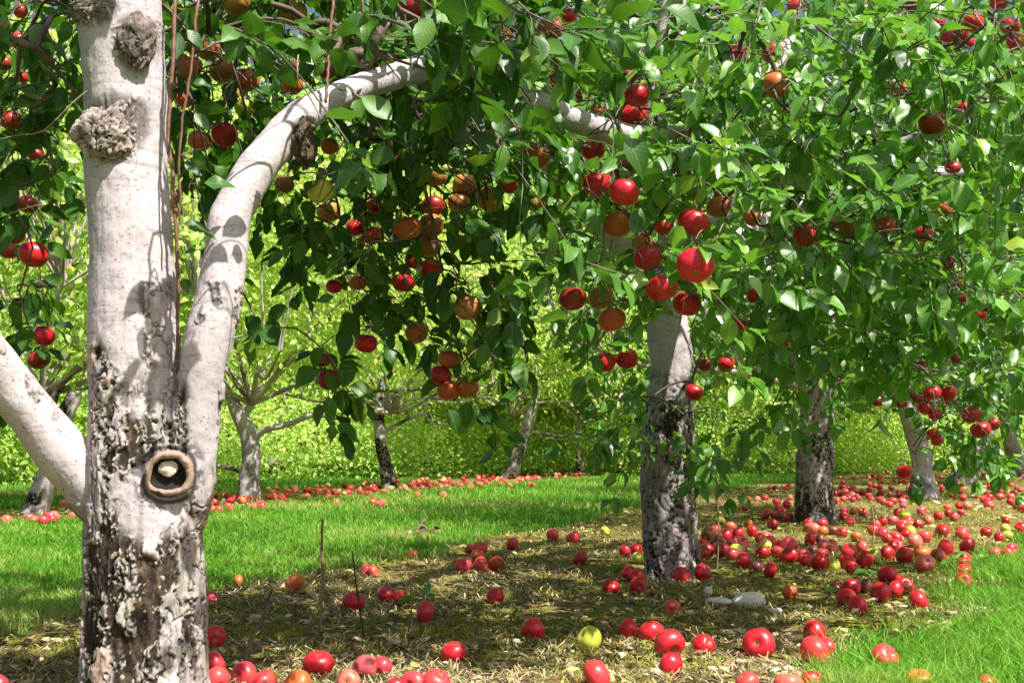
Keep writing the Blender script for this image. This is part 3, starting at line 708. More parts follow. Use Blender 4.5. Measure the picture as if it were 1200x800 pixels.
# the sawn stub that looks like an eye: a swollen rim, a dark wet hollow and a pale core coloured to hold the highlight
ec = at(198, 556, Y1 - 0.108)
def eye():
    n = 72; th = np.linspace(0, 2 * PI, n, endpoint=False)
    # squarish lower side, round upper side
    rx = 0.040 * (1 + 0.05 * np.cos(2 * th)); rz = np.where(np.sin(th) > 0, 0.045, 0.039)
    ring = np.stack([np.sign(np.cos(th)) * np.abs(np.cos(th)) ** .8 * rx, 0 * th, np.where(np.sin(th) > 0, np.sin(th) * .044, -np.abs(np.sin(th)) ** .5 * .037)], 1)
    ring = ring * (1 + .16 * (fbm(unit(ring) * 2.3 + 5, 3, 21) - .5))[:, None]
    m = 18; ph = np.linspace(0, 2 * PI, m, endpoint=False)
    out = unit(ring)
    rr = 0.0070 * (1 + .9 * (fbm(ring * 40, 3, 9) - .5)) * (1 + .25 * np.sin(th + .9)); V = ring[:, None] + rr[:, None, None] * (np.cos(ph)[None, :, None] * out[:, None] + np.sin(ph)[None, :, None] * np.array([0, -1.4, 0]))
    V = V.reshape(-1, 3); V += (fbm(V * 130, 3, 4) - .5)[:, None] * .006
    i = np.arange(n)[:, None]; j = np.arange(m)[None]
    Q = np.stack([i * m + j, i * m + (j + 1) % m, ((i + 1) % n) * m + (j + 1) % m, ((i + 1) % n) * m + j], -1).reshape(-1, 4)
    st = empty('sawn_stub', ec - base1); st.parent = T1
    link('rim', make_mesh('rim', V, [Q], True, None, M_rim), st)
    # swollen collar joining it to the trunk
    pp = np.array([[0, .12, 0], [0, .06, 0], [0, .030, 0]]); V, Q, Tt = tube(pp, [0.075, 0.060, 0.048], 40); V += (fbm(V * 30, 3, 3) - .5)[:, None] * .012
    f1_, f2_, ci = worley(V * 60, 4)
    link('collar', make_mesh('collar', V, [Q, Tt], True, {'tint': np.array([[.42, .36, .34]]) * (.6 + .7 * ci)[:, None]}, M_bark), st)
    # dark hollow
    rs = np.linspace(0, 1, 12)[1:]; V = [np.array([0, 0.016, 0])]
    for r_ in rs: V += list(ring * r_ + np.array([0, 0.016 - 0.014 * r_ ** 4, 0]))
    V = np.array(V); T_ = [[0, 1 + k, 1 + (k + 1) % n] for k in range(n)]; Q_ = []
    for a in range(len(rs) - 1):
        for k in range(n): Q_.append([1 + a * n + k, 1 + (a + 1) * n + k, 1 + (a + 1) * n + (k + 1) % n, 1 + a * n + (k + 1) % n])
    link('hollow', make_mesh('hollow', V, [np.array(T_), np.array(Q_)], True, None, M_dark), st)
    # pale wood core, the stub's bright highlight put into its colour
    u = np.linspace(0, PI, 24); v = np.linspace(0, 2 * PI, 40, endpoint=False); U, Vv = np.meshgrid(u, v, indexing='ij')
    D = np.stack([np.sin(U) * np.cos(Vv), np.sin(U) * np.sin(Vv), np.cos(U)], -1).reshape(-1, 3)
    P = D * np.array([.0195, .0065, .0165]) * (1 + .7 * (fbm(D * 1.9, 3, 6) - .5))[:, None] + np.array([-0.002, 0.007, 0.013])
    i = np.arange(23)[:, None] * 40; j = np.arange(40)[None]; kk = (j + 1) % 40
    Q = np.stack([i + j, i + 40 + j, i + 40 + kk, i + kk], -1).reshape(-1, 4)
    link('core', make_mesh('core', P, [Q], True, None, M_dome), st)
    st.rotation_euler = (R(3), 0, R(16))
eye()

low1 = [(-300, 320), (-60, 320), (0, 300), (30, 330), (60, 300), (80, 250), (105, 200), (200, 200), (215, 240), (240, 220), (290, 290), (340, 310), (362, 350), (385, 400), (405, 350), (440, 370), (470, 350), (505, 380), (535, 440), (560, 400), (590, 370), (612, 340), (625, 250), (655, 200), (700, 170), (760, 120), (900, 80)]
def hole1(P, px, py):
    n = fbm(P * 4.5, 2, 320)
    ok = (px < 660) | (rng.uniform(0, 1, len(px)) < 0.2)
    # thinner towards the lower edge
    lim = lerp_lim(px, low1)
    f = np.where(px < 205, 0.72, 1.0) * np.where(py > lim - 170, 0.30, 1.0) * np.where((py > 130) & (py < 400), .65, 1)
    return ok & (rng.uniform(0, 1, len(px)) < f) & (n > 0.36)
cen1 = np.array([-0.52, 3.05, 1.95])
tg1 = sample_crown(250, 75, cen1, np.array([1.75, 1.15, 1.35]), low1, hole1, ymin=2.2)
# drop twigs standing right in front of the bark
tg1 = [t for t in tg1 if not over_bark(np.array([t]), 2.95, 12)[0]]
def extra_targets(boxes):
    out = []
    for x0, y0, x1, y1, d0, d1, n in boxes:
        for _ in range(n): out.append(at(rng.uniform(x0, x1), rng.uniform(y0, y1), rng.uniform(d0, d1)))
    return out
tg1 += extra_targets([(0, 0, 85, 110, 2.9, 3.6, 26), (0, 110, 75, 260, 2.9, 3.5, 16), (205, 0, 330, 120, 2.9, 3.5, 34), (330, 0, 480, 90, 2.7, 3.5, 26), (480, 0, 640, 90, 2.3, 3.4, 40),
                      (200, 120, 260, 300, 2.9, 3.4, 8), (440, 130, 620, 200, 2.9, 3.4, 26), (300, 200, 420, 310, 3.1, 3.8, 18), (420, 180, 600, 320, 3.1, 3.9, 26), (380, 330, 570, 380, 3.1, 3.7, 9), (560, 330, 600, 380, 3.0, 3.3, 3), (370, 400, 400, 430, 3.0, 3.2, 3), (520, 430, 550, 455, 3.0, 3.2, 3)])
tg1 += extra_targets([(1, 305, 60, 400, 3.0, 3.4, 5)])
sp1 = []; sp2 = []
for h in hang:
    c = at(h[0], h[1], h[4]); s = c + np.array([random.uniform(-.012, .012), random.uniform(0.0, .015), h[5] * 0.42 + random.uniform(.016, .03)])
    h.append(c); h.append(s)
    (sp1 if h[0] < 642 else sp2).append(s)
def skelify(paths):
    out = []
    for p, r in paths:
        q = spline(np.column_stack([p, r]), len(p) * 5); out.append(q)
    return np.vstack(out)
sk1 = skelify(p1); pxs, pys = proj(sk1[:, :3]); sk1 = sk1[(pys < 120) | ((pxs > 345) & (pys < 200)) | (pxs < -20)]
pa1, lf1 = grow_crown(sk1, tg1, (base1[0], base1[1]), sp1, keepfn=lambda P: ~over_bark(P, 2.9) | (rng.uniform(0, 1, len(P)) < 0.02), nleaf=(9, 14))
V, Q, T = tubes(pa1, 5)
link('branches', make_mesh('branches', V - base1, [Q], True, None, M_twig), T1)
# two upright reddish shoots beside the trunk and a few bright leaves lit by the sun
sh = []
for L in ([(207, 420, 4, 2.66), (208, 330, 4, 2.66), (204, 240, 5, 2.66), (198, 150, 5, 2.67), (203, 60, 5, 2.68), (208, -30, 5, 2.7)], [(213, 250, 3, 2.62), (211, 170, 3, 2.62), (222, 90, 3.5, 2.62), (231, 10, 4, 2.63), (234, -40, 4, 2.65)], [(382, 120, 3.5, 2.82), (386, 60, 4, 2.84), (392, -20, 4, 2.86)], [(210, 225, 9, 2.65), (204, 238, 10, 2.66), (206, 255, 6, 2.66)]):
    p, r = pxpath(L); q = spline(np.column_stack([p, r]), 24); q[:, :3] += rng.normal(0, .0012, (24, 3)); sh.append((q[:, :3], q[:, 3]))
V, Q, T = tubes(sh, 7, True)
kk = NT('red_shoot_bark'); M_shoot = kk.end(kk.n('BsdfPrincipled', i={'Base Color': kk.ramp(kk.noise(50, 3), [(.3, (.09, .04, .025)), (.7, (.26, .12, .08))]), 'Roughness': .5}).outputs[0])
link('water_shoots', make_mesh('water_shoots', V - base1, [Q, T], True, None, M_shoot), T1)
# hand placed leaves (px, py base -> px, py tip, depth): big ones that read singly in the photograph
BIG = [(225, 215, 272, 213, 2.62), (212, 262, 258, 268, 2.64), (209, 300, 232, 292, 2.65), (210, 185, 235, 205, 2.63), (208, 320, 226, 345, 2.64), (216, 96, 250, 100, 2.62), (214, 30, 240, 55, 2.62), (225, 130, 247, 155, 2.6), (385, 148, 400, 158, 2.8), (388, 100, 410, 108, 2.82), (384, 70, 366, 90, 2.82),
       (470, 150, 425, 112, 2.7), (475, 185, 425, 180, 2.7), (530, 110, 505, 160, 2.62), (540, 150, 590, 175, 2.7), (505, 140, 560, 165, 2.75), (560, 100, 600, 150, 2.7), (620, 45, 625, 110, 2.5), (640, 55, 680, 110, 2.6), (590, 60, 600, 130, 2.55),
       (760, 0, 825, 30, 2.35), (700, 40, 755, 50, 2.5), (600, 360, 600, 415, 2.95), (548, 460, 545, 500, 2.95), (520, 470, 540, 505, 2.9), (575, 395, 560, 430, 2.95), (380, 400, 362, 430, 3.0), (395, 428, 408, 455, 3.0), (376, 430, 352, 450, 3.0), (350, 355, 310, 372, 3.0), (400, 345, 372, 352, 3.0), (340, 290, 310, 310, 3.0)]
BP = np.array([at(a[0], a[1], a[4]) for a in BIG]); BT = np.array([at(a[2], a[3], a[4]) for a in BIG]); bl = np.linalg.norm(BT - BP, axis=1) / 1.25
BN = np.array([0.3, -0.9, 0.55]) + rng.normal(0, .2, (len(BIG), 3))
LPa, LDa, LNa, LSa = np.vstack([lf1[0], BP]), np.vstack([lf1[1], unit(BT - BP)]), np.vstack([lf1[2], BN]), np.concatenate([lf1[3], bl])
V, Tt, A = leaf_cloud(LPa, LDa, LNa, LSa)
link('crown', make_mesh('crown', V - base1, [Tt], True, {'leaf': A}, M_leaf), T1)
print('T1 leaves', len(LPa))

# --- tree 2 -------------------------------------------------------
base2 = ground_at(788, 672); base2[2] = 0; Y2 = base2[1]
t2 = [(789, 690, 84, Y2), (789, 668, 67, Y2), (786, 640, 62, Y2), (784, 600, 61, Y2), (782, 540, 60, Y2), (783, 480, 57, Y2), (787, 430, 50, Y2), (783, 385, 48, Y2), (776, 330, 46, Y2), (770, 250, 44, Y2), (775, 150, 36, Y2), (790, 20, 28, Y2), (800, -120, 16, Y2)]
b2 = [[(780, 360, 40, Y2), (730, 290, 34, 5.2), (670, 220, 28, 5.0), (590, 130, 18, 4.7), (540, 20, 10, 4.5)],
      [(778, 330, 38, Y2), (850, 260, 34, 5.1), (950, 200, 28, 4.7), (1060, 170, 20, 4.3), (1160, 120, 12, 4.0)],
      [(778, 340, 38, Y2), (840, 290, 32, 5.6), (930, 240, 26, 6.0), (1040, 210, 18, 6.3), (1130, 200, 10, 6.5)],
      [(776, 300, 36, Y2), (770, 200, 36, 4.9), (768, 100, 34, 4.3), (790, -20, 30, 3.9), (830, -200, 20, 3.5)],
      [(757, 160, 14, 3.6), (764, 90, 13, 3.55), (779, 15, 12, 3.5), (790, -60, 12, 3.5)],
      [(778, 250, 32, Y2), (860, 130, 28, 5.6), (960, 20, 20, 5.9), (1060, -80, 10, 6.2)]]
def rough2(P):
    px, py = proj(P); n = fbm(P * 8, 3, 61); return sstep(395, 470, py + (n - .5) * 120)
T2 = empty('apple_tree', base2, 'second apple tree, dark flaking trunk in the middle, crown full of bright red apples', 'tree', 'apple trees of the near row')
p2 = [pxpath(t2)] + [pxpath(b) for b in b2]
link('trunk', trunk_mesh(p2, 0.006, base=base2, rough_fn=rough2, seed=200, amp=1.1, cell=1.15, ptone=.85, zone=lambda P: .0), T2)
low2 = [(560, 150), (620, 220), (640, 300), (655, 400), (690, 480), (720, 450), (760, 450), (800, 510), (850, 480), (868, 400), (915, 440), (945, 420), (1000, 380), (1035, 400), (1055, 480), (1100, 505), (1160, 500), (1210, 520), (1500, 520)]
def hole2(P, px, py):
    lim = lerp_lim(px, low2)
    f = np.where((py > 390) & (px < 880), 0.30, 1.0) * np.where(py > lim - 70, 0.6, 1.0) * np.where(px < 660, .5, 1)
    n = fbm(P * 3.2, 2, 330)
    near_ok = (P[:, 1] > 3.4 + 1.2 * (py > 400)) | (py < 330)
    # keep the trunk showing between the red apples and the hanging leaves
    tr = (np.abs(px - 785) < 30) & (py > 370) & (py < 520) & (P[:, 1] < Y2)
    return (rng.uniform(0, 1, len(px)) < f) & (n > 0.36) & near_ok & ~tr
cen2 = np.array([1.5, 4.7, 1.75])
tg2 = sample_crown(760, 45, cen2, np.array([2.35, 1.75, 1.55]), low2, hole2, ymin=2.75)
tg2 += extra_targets([(690, 0, 900, 130, 2.7, 4.0, 46), (770, 130, 960, 330, 2.8, 3.8, 60), (900, 0, 1210, 160, 2.9, 4.2, 90), (960, 160, 1210, 330, 3.1, 4.4, 80), (840, 330, 960, 440, 3.4, 4.4, 22), (680, 400, 760, 500, 4.6, 5.0, 8), (690, 480, 750, 530, 4.6, 5.0, 4), (800, 470, 845, 550, 4.4, 4.9, 8),
                      (660, 130, 760, 330, 2.9, 3.6, 34), (740, 270, 850, 380, 2.9, 3.3, 12), (1060, 380, 1200, 520, 4.2, 5.6, 46), (1060, 500, 1150, 550, 5.2, 5.9, 10), (960, 330, 1200, 440, 3.6, 5.5, 60), (900, 470, 935, 500, 4.0, 4.3, 3)])
sk2 = skelify(p2[1:] + [(p2[0][0][7:], p2[0][1][7:])])
def keep2(P):
    px, py = proj(P)
    tr = (np.abs(px - 786) < 27) & (py > 375) & (py < 500) & (P[:, 1] < Y2)
    t1 = over_bark(P, 2.9, 0)
    return (~tr & ~t1) | (rng.uniform(0, 1, len(P)) < .1)
pa2, lf2 = grow_crown(sk2, tg2, (base2[0], base2[1]), sp2, keepfn=keep2, nleaf=(9, 14), lsize=(.046, .082))
V, Q, T = tubes(pa2, 5)
link('branches', make_mesh('branches', V - base2, [Q], True, None, M_twig), T2)
V, Tt, A = leaf_cloud(*lf2)
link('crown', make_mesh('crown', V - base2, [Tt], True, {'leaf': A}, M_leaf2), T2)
print('T2 leaves', len(lf2[0]))

# ---------------------------------------------------------------- apples
def apple_mesh(seed, n=22, m=32):
    rs = np.random.default_rng(seed)
    t = np.linspace(0, PI, n)                       # 0 = stalk end
    r = 0.5 * np.sin(t) ** 0.86 * (1 + 0.07 * np.cos(t))
    z = 0.43 * np.cos(t) + 0.02
    z = z - 0.11 * np.exp(-(np.sin(t) / 0.22) ** 2) * np.where(t < PI / 2, 1, -0.72)
    th = np.linspace(0, 2 * PI, m, endpoint=False)
    RR = r[:, None] * (1 + 0.022 * np.cos(5 * th + 1)[None] * (0.3 + 0.7 * (t[:, None] / PI)) + rs.uniform(.01, .04) * np.cos(th + rs.uniform(0, 6))[None] + rs.uniform(.0, .02) * np.cos(2 * th)[None])
    Z = z[:, None] + 0 * th[None] + rs.uniform(.0, .035) * np.cos(th + rs.uniform(0, 6))[None] * np.sin(t)[:, None]
    V = np.stack([RR * np.cos(th), RR * np.sin(th), Z], -1).reshape(-1, 3)
    i = np.arange(n - 1)[:, None] * m; j = np.arange(m)[None]; k = (j + 1) % m
    Q = np.stack([i + j, i + m + j, i + m + k, i + k], -1).reshape(-1, 4)
    return V * 0.078, Q
AM = []; 
for s_ in range(6):
    V, Q = apple_mesh(s_); AM.append(make_mesh('apple_skin', V, [Q], True, None, M_apple))
V, Q, T = tube(spline(np.array([[0, 0, .018], [.0005, 0, .028], [.002, .001, .040], [.005, .002, .052]]), 8), [.0011, .001, .001, .0009, .0009, .001, .0012, .0016], 6)
ME_stem = make_mesh('stem', V, [Q, T], True, None, M_stem)
def calyx_mesh():
    V = []; T = []
    for k in range(5):
        a = k / 5 * 2 * PI; c, s = math.cos(a), math.sin(a); b = len(V)
        V += [(-.0016 * s, .0016 * c, 0), (.0016 * s, -.0016 * c, 0), (.0052 * c, .0052 * s, -.0022), (.0035 * c, .0035 * s, -.0045)]; T += [(b, b + 1, b + 2), (b, b + 2, b + 3), (b + 1, b + 3, b + 2)]
    V = np.array(V) + [0, 0, -.0235]; return make_mesh('calyx', V, [np.array(T)], False, None, M_dark)
ME_calyx = calyx_mesh()
COL = {'r': ((0.66, 0.014, 0.028), 1.15), 'd': ((0.34, 0.018, 0.014), 1.0), 'o': ((0.66, 0.13, 0.04), 0.82), 'v': ((0.50, 0.17, 0.05), 0.58), 'g': ((0.5, 0.2, 0.03), 0.0), 'p': ((0.76, 0.13, 0.11), 0.86), 'k': ((0.72, 0.05, 0.06), 1.0), 'b': ((0.20, 0.05, 0.03), 1.0), 'y': ((0.6, 0.2, 0.05), 0.05)}
WORD = {'r': 'bright red', 'd': 'dark red', 'o': 'orange red', 'v': 'olive and russet', 'g': 'yellow green', 'p': 'pink cheeked', 'k': 'rosy pink red', 'b': 'brown rotting', 'y': 'pale yellow'}
napple = 0
def put_apple(name, c, D, colr, tilt, parts=True, group=None):
    global napple
    o = link(name, AM[napple % 6], None, c); napple += 1
    s = D / 0.078; o.scale = (s * random.uniform(.97, 1.04), s * random.uniform(.97, 1.04), s * random.uniform(.90, 1.02))
    o.rotation_euler = tilt
    (r_, g_, b_), al = COL[colr]; f = random.uniform(.82, 1.12)
    o.color = (min(1, r_ * f), g_ * random.uniform(.7, 1.6), b_ * random.uniform(.8, 1.3), al + random.uniform(-.09, .09))
    if parts:
        link('stem', ME_stem, o); link('calyx', ME_calyx, o)
    tag(o, None, 'apple', group)
    return o
labelled = []     # (object, px, py, colour)
for h in hang:
    c, s = h[6], h[7]
    v = Vector(s - c); q = v.to_track_quat('Z', 'Y'); e = (q @ Euler((random.gauss(0, .22), random.gauss(0, .22), random.uniform(0, 6.3))).to_quaternion()).to_euler()
    if h[0] in (815, 263): e = Euler((R(-48), R(8), 0))
    o = put_apple('apple', c, h[5], h[3], e, True)
    labelled.append((o, h[0], h[1], h[3], 'H'))

GROUND = """281 680 15 o;240 697 14 r;248 699 14 k;346 683 24 o;428 666 15 k;437 667 15 o;415 704 25 r;452 694 22 r;469 698 20 r;499 716 25 k;484 649 11 k;251 745 28 r;251 774 29 k;254 795 30 k;287 786 32 k;308 798 36 k;350 798 32 o;373 777 35 r;426 778 30 p;447 777 25 k;408 797 28 p;463 804 28 r;485 797 32 k;511 797 34 k;
544 661 19 k;560 651 17 o;562 644 18 r;563 661 19 k;581 660 20 d;552 644 15 k;600 637 16 r;647 627 16 k;672 630 17 k;680 654 19 r;580 696 21 r;624 737 28 r;691 750 30 y;532 761 30 r;700 789 37 k;737 736 26 r;716 687 21 r;709 623 12 y;
732 647 17 r;746 645 17 r;749 654 17 g;737 669 20 r;747 673 19 r;749 688 22 r;797 671 22 r;824 669 22 r;788 710 20 p;764 740 30 r;784 754 36 r;787 776 30 r;825 755 27 r;889 753 37 r;926 694 18 o;903 668 19 r;889 664 15 b;871 655 21 r;926 649 21 r;912 641 22 r;955 737 29 r;953 762 36 k;966 759 26 k;876 799 28 k;924 801 34 p;951 798 26 r;960 660 26 r;946 656 19 r;977 663 16 y;
993 660 20 r;998 667 17 r;1014 657 22 r;996 646 20 r;1010 641 18 p;1023 650 19 y;1040 647 19 r;1050 640 18 r;1059 649 21 r;1073 634 19 p;1080 647 19 o;1084 661 24 p;1099 651 20 d;1109 641 22 r;1134 640 20 r;1130 652 16 r;1130 661 17 r;1130 670 18 r;1129 681 20 r;1165 646 17 p;1180 647 16 k;1186 644 14 k;
1041 674 24 r;1031 694 26 r;1050 690 22 r;1060 686 20 r;1014 687 18 b;997 690 24 r;992 701 23 r;1006 708 22 r;1076 702 25 r;1036 771 34 k;1077 797 32 o;1157 803 24 k;1056 619 14 r;1105 621 15 r;1196 617 14 r;978 688 14 d;0 800 14 k"""
fallen = []
def place_fallen(px, py, d, c, parts):
    D = 0.07
    for _ in range(4):
        P = ground_at(px, py, D * 0.40); D = min(max(d * P[1] / F, 0.05), 0.088)
    P = P.copy(); P[2] = D * 0.40 + float(gheight(np.array([P[0]]), np.array([P[1]]))[0])
    r_ = random.random()
    e = Euler((random.gauss(0, .5), random.gauss(0, .5), random.uniform(0, 6.3))) if r_ < .35 else Euler((random.uniform(.9, 2.2), random.uniform(-.5, .5), random.uniform(0, 6.3)))
    if (px, py) == (889, 753): e = Euler((R(75), 0, R(-20)))
    if (px, py) == (373, 777): e = Euler((R(20), R(5), 0))
    if (px, py) == (532, 761): e = Euler((R(10), R(-10), 0))
    fallen.append((P, D)); return put_apple('fallen_apple', P, D, c, e, parts, None)
pile = set()
for t in GROUND.replace('\n', '').split(';'):
    a, b, d, c = t.split(); a, b, d = int(a), int(b), float(d)
    o = place_fallen(a, b, d, c, d >= 14)
    labelled.append((o, a, b, c, 'G'))
FP = [f[0] for f in fallen]; FD = [f[1] for f in fallen]
# the thick drift of fruit round the second and third trunks and along the far rows: (box in px, how many, zone)
ZONES = [((822, 605, 905, 652), 34, 0), ((905, 600, 985, 650), 22, 0), ((985, 598, 1075, 634), 20, 1), ((1075, 590, 1198, 632), 20, 1), ((980, 570, 1065, 600), 30, 2), ((1100, 560, 1198, 596), 38, 2), ((868, 575, 935, 605), 12, 2),
         ((2, 602, 88, 612), 9, 3), ((240, 580, 300, 598), 14, 4), ((300, 574, 450, 592), 26, 4), ((455, 562, 560, 580), 22, 5), ((560, 560, 632, 571), 9, 5)]
ZLAB = ['red fallen apple in the thick drift of fruit right of the middle trunk', 'scattered red fallen apple on the mossy strip right of the third trunk', 'small red fallen apple far along the near row, behind the third trunk',
        'small pink fallen apple at the foot of the dark trunk at far left', 'small pink fallen apple along the far strip near the pale leaning trunk', 'tiny pink fallen apple far off between the dark trunk and the leaning trunk']
ZCOL = ['rrkdrkkpypob', 'rrkdpkoy', 'rkkpkp', 'kkpop', 'kkpkpo', 'kkpp']
def try_apple(px, py, hgt):
    P = ground_at(px, py, hgt); return P
count = 0
for (x0, y0, x1, y1), n, zn in ZONES:
    got = 0; tries = 0
    while got < n and tries < 4000:
        tries += 1
        px, py = random.uniform(x0, x1), random.uniform(y0, y1); D = random.uniform(.062, .082)
        P = ground_at(px, py, D * .4)
        if (abs(px - 788) < 36) or (zn < 3 and abs(px - 955) < 24 and py < 613): continue
        dd = [np.hypot(P[0] - q[0], P[1] - q[1]) for q in FP]
        if min(dd) < 0.058: continue
        P = P.copy(); P[2] = D * .40 + float(gheight(np.array([P[0]]), np.array([P[1]]))[0])
        e = Euler((random.uniform(-.3, 2.4), random.uniform(-.5, .5), random.uniform(0, 6.3)))
        o = put_apple('fallen_apple', P, D, random.choice(ZCOL[zn]), e, False, None)
        o['label'] = ZLAB[zn]; o['group'] = ['fruit drift by the middle trunk', 'apples scattered right of the third trunk', 'apples far along the near row', 'apples below the far left trunk', 'apples along the far strip', 'apples at the far end of the far strip'][zn]
        FP.append(P); FD.append(D); got += 1
    count += got
print('random fallen', count, 'total fallen', len(FP))
# remaining windfalls too far off to count: low drift along both rows
def far_windfalls():
    pts = []
    for k in range(330):
        if k % 2: Y = random.uniform(13, 26); X = -0.82 + (Y - 2.75) * .47 + random.uniform(-2, 2)
        else: Y = random.uniform(11, 22); X = -3.75 + (Y - 9.7) * .36 + random.uniform(-.9, .9)
        pts.append((X, Y))
    V0, Q0 = apple_mesh(2, 8, 10); Vs, Qs, Ts = [], [], []; o_ = 0
    for X, Y in pts:
        s = random.uniform(.75, 1.05); a = random.uniform(0, 2 * PI); Rm = np.array(Euler((random.uniform(0, 3), 0, a)).to_matrix())
        Vs.append((V0 * s) @ Rm.T + [X, Y, .03]); Qs.append(Q0 + o_); o_ += len(V0)
        c = random.choice([(.62, .05, .06), (.55, .02, .03), (.7, .16, .12), (.6, .4, .15)]); Ts.append(np.tile(c, (len(V0), 1)))
    k = NT('windfall_skin'); a = k.n('Attribute', attribute_name='tint').outputs['Vector']
    mt = k.end(k.n('BsdfPrincipled', i={'Base Color': a, 'Roughness': .35}).outputs[0])
    o = link('distant_windfalls', make_mesh('distant_windfalls', np.vstack(Vs), [np.vstack(Qs)], True, {'tint': np.vstack(Ts)}, mt))
    tag(o, 'distant carpet of countless tiny fallen apples along the rows', 'windfalls', kind='stuff')
far_windfalls()

# ---------------------------------------------------------------- labels of the apples placed one by one
REG = {'H': [((0, 0, 100, 60), 'at the very top left of the white trunk'), ((0, 60, 100, 120), 'left of the white trunk beside its lower knot'), ((0, 120, 100, 255), 'in dark leaves left of the white trunk'), ((0, 255, 100, 330), 'in the bunch of three left of the white trunk'), ((0, 330, 100, 440), 'hanging just above the left limb'),
             ((200, 0, 300, 90), 'in shaded leaves between the trunk top and its right limb'), ((200, 90, 300, 140), 'above the touching pair near the white trunk'), ((200, 140, 300, 190), 'in the touching pair between white trunk and limb'), ((300, 0, 400, 110), 'in leaves just above the bend of the right limb'), ((300, 110, 400, 290), 'under the bend of the right limb'), ((400, 0, 645, 60), 'in dark leaves at the top above the arching limb'),
             ((400, 60, 465, 290), 'hanging in shade below the arching limb, left side'), ((465, 190, 525, 300), 'in the shaded bunch below the middle of the arching limb'), ((525, 120, 640, 250), 'under the shaded right part of the arching limb'), ((380, 290, 530, 345), 'hanging midway down the dark central branch'), ((400, 345, 600, 410), 'above the lowest bunch of the dark central branch'), ((500, 410, 600, 480), 'in the lowest bunch of four of the central branch'), ((360, 410, 400, 460), 'at the low tip of the branch left of centre'),
             ((600, 0, 720, 60), 'at the top centre among shaded leaves'), ((600, 60, 720, 140), 'beside the end of the arching limb'), ((720, 60, 790, 150), 'in the bunch at the foot of the thin pale branch'), ((680, 150, 745, 240), 'in the shining bunch just right of the arching limb'), ((700, 240, 765, 295), 'below the shining bunch, above the middle trunk'), ((765, 240, 860, 275), 'in the row above the largest red apple'), ((740, 295, 830, 375), 'in the big bunch over the middle trunk'), ((650, 330, 740, 390), 'in the trio left of the middle trunk'), ((700, 400, 750, 440), 'in the low pair left of the middle trunk'),
             ((800, 400, 870, 480), 'hanging low just right of the middle trunk'), ((860, 320, 930, 410), 'in leaves between the middle and third trunks'), ((780, 130, 880, 180), 'alone in leaves above the big bunch'), ((840, 0, 960, 120), 'high in sunlit leaves right of the thin pale branch'), ((860, 240, 1000, 290), 'in sunlit leaves above the third trunk'), ((1000, 200, 1120, 290), 'in sunlit leaves at mid height on the right'), ((1000, 60, 1140, 200), 'half hidden in upper right leaves'), ((1040, 0, 1155, 60), 'in the high bunch at upper right'), ((1155, 0, 1200, 60), 'in the corner bunch at the top right edge'),
             ((1100, 290, 1170, 380), 'in the string of small apples at the right'), ((1040, 400, 1130, 450), 'in deep shade above the low right bunches'), ((1020, 450, 1120, 480), 'in the upper row of the low right bunch'), ((1080, 480, 1125, 525), 'in the small cluster under the low right bunch'), ((1125, 480, 1175, 515), 'in the lowest right hand bunch'), ((1050, 540, 1075, 570), 'hanging lowest of all before the grey stump')],
       'G': [((0, 780, 30, 830), 'at the bottom left corner left of the white trunk'), ((235, 670, 300, 710), 'at the lawn edge just right of the white trunk'), ((235, 730, 270, 830), 'against the right foot of the white trunk'), ((270, 760, 360, 830), 'in the bottom row right of the white trunk'), ((300, 670, 400, 700), 'near the tall dry stalk at the lawn edge'), ((400, 640, 495, 672), 'at the lawn edge left of centre'), ((400, 680, 520, 730), 'in the straw right of the tall dry stalk'), ((360, 760, 470, 830), 'in the bottom cluster with the half yellow apples'), ((470, 780, 530, 830), 'at the bottom edge below the lone red apple'),
             ((520, 740, 560, 780), 'alone in the straw near the bottom centre'), ((540, 635, 590, 670), 'in the centre cluster at the lawn edge'), ((590, 620, 690, 665), 'along the lawn edge left of the middle trunk'), ((560, 680, 640, 750), 'alone in the straw in the middle of the strip'), ((680, 735, 705, 770), 'alone on the moss near the bottom centre'), ((680, 770, 720, 830), 'at the bottom edge below the pale yellow apple'), ((700, 610, 720, 630), 'in pale grass behind the middle trunk, left side'), ((700, 635, 760, 660), 'left of the foot of the middle trunk, back row'), ((700, 660, 760, 700), 'left of the foot of the middle trunk, front row'), ((780, 660, 840, 680), 'touching the foot of the middle trunk'), ((780, 700, 800, 720), 'below the middle trunk beside the white stone'),
             ((720, 725, 840, 790), 'in the front row of apples before the white stones'), ((870, 735, 905, 770), 'large and alone with its eye showing, right of the front row'), ((930, 725, 975, 775), 'in the stacked trio at the edge of the tall grass'), ((860, 780, 960, 830), 'cut by the bottom edge below the stacked trio'), ((915, 685, 940, 705), 'alone beside the green leaf on the moss'), ((860, 635, 935, 675), 'at the front of the drift right of the middle trunk'), ((940, 650, 985, 672), 'in the group with a yellow apple below the third trunk'), ((985, 636, 1030, 672), 'in the group right of the yellow apple'), ((1030, 630, 1068, 656), 'in the row right of the two yellowish apples'), ((1068, 626, 1092, 665), 'in the pale trio on the right'), ((1092, 630, 1115, 660), 'right of the pale trio'),
             ((1115, 630, 1145, 690), 'in the column of apples at the corner of the tall grass'), ((1150, 635, 1195, 655), 'in grass at the right edge'), ((965, 680, 1020, 715), 'in the left half of the cluster above the tall grass'), ((1020, 665, 1090, 715), 'in the right half of the cluster above the tall grass'), ((1020, 760, 1060, 785), 'half sunk in the tall grass'), ((1060, 785, 1100, 830), 'in tall grass at the bottom edge'), ((1140, 790, 1170, 830), 'at the bottom right corner in the grass'), ((1040, 605, 1120, 630), 'lying apart behind the right hand groups'), ((1180, 600, 1200, 630), 'at the right edge on open moss')]}
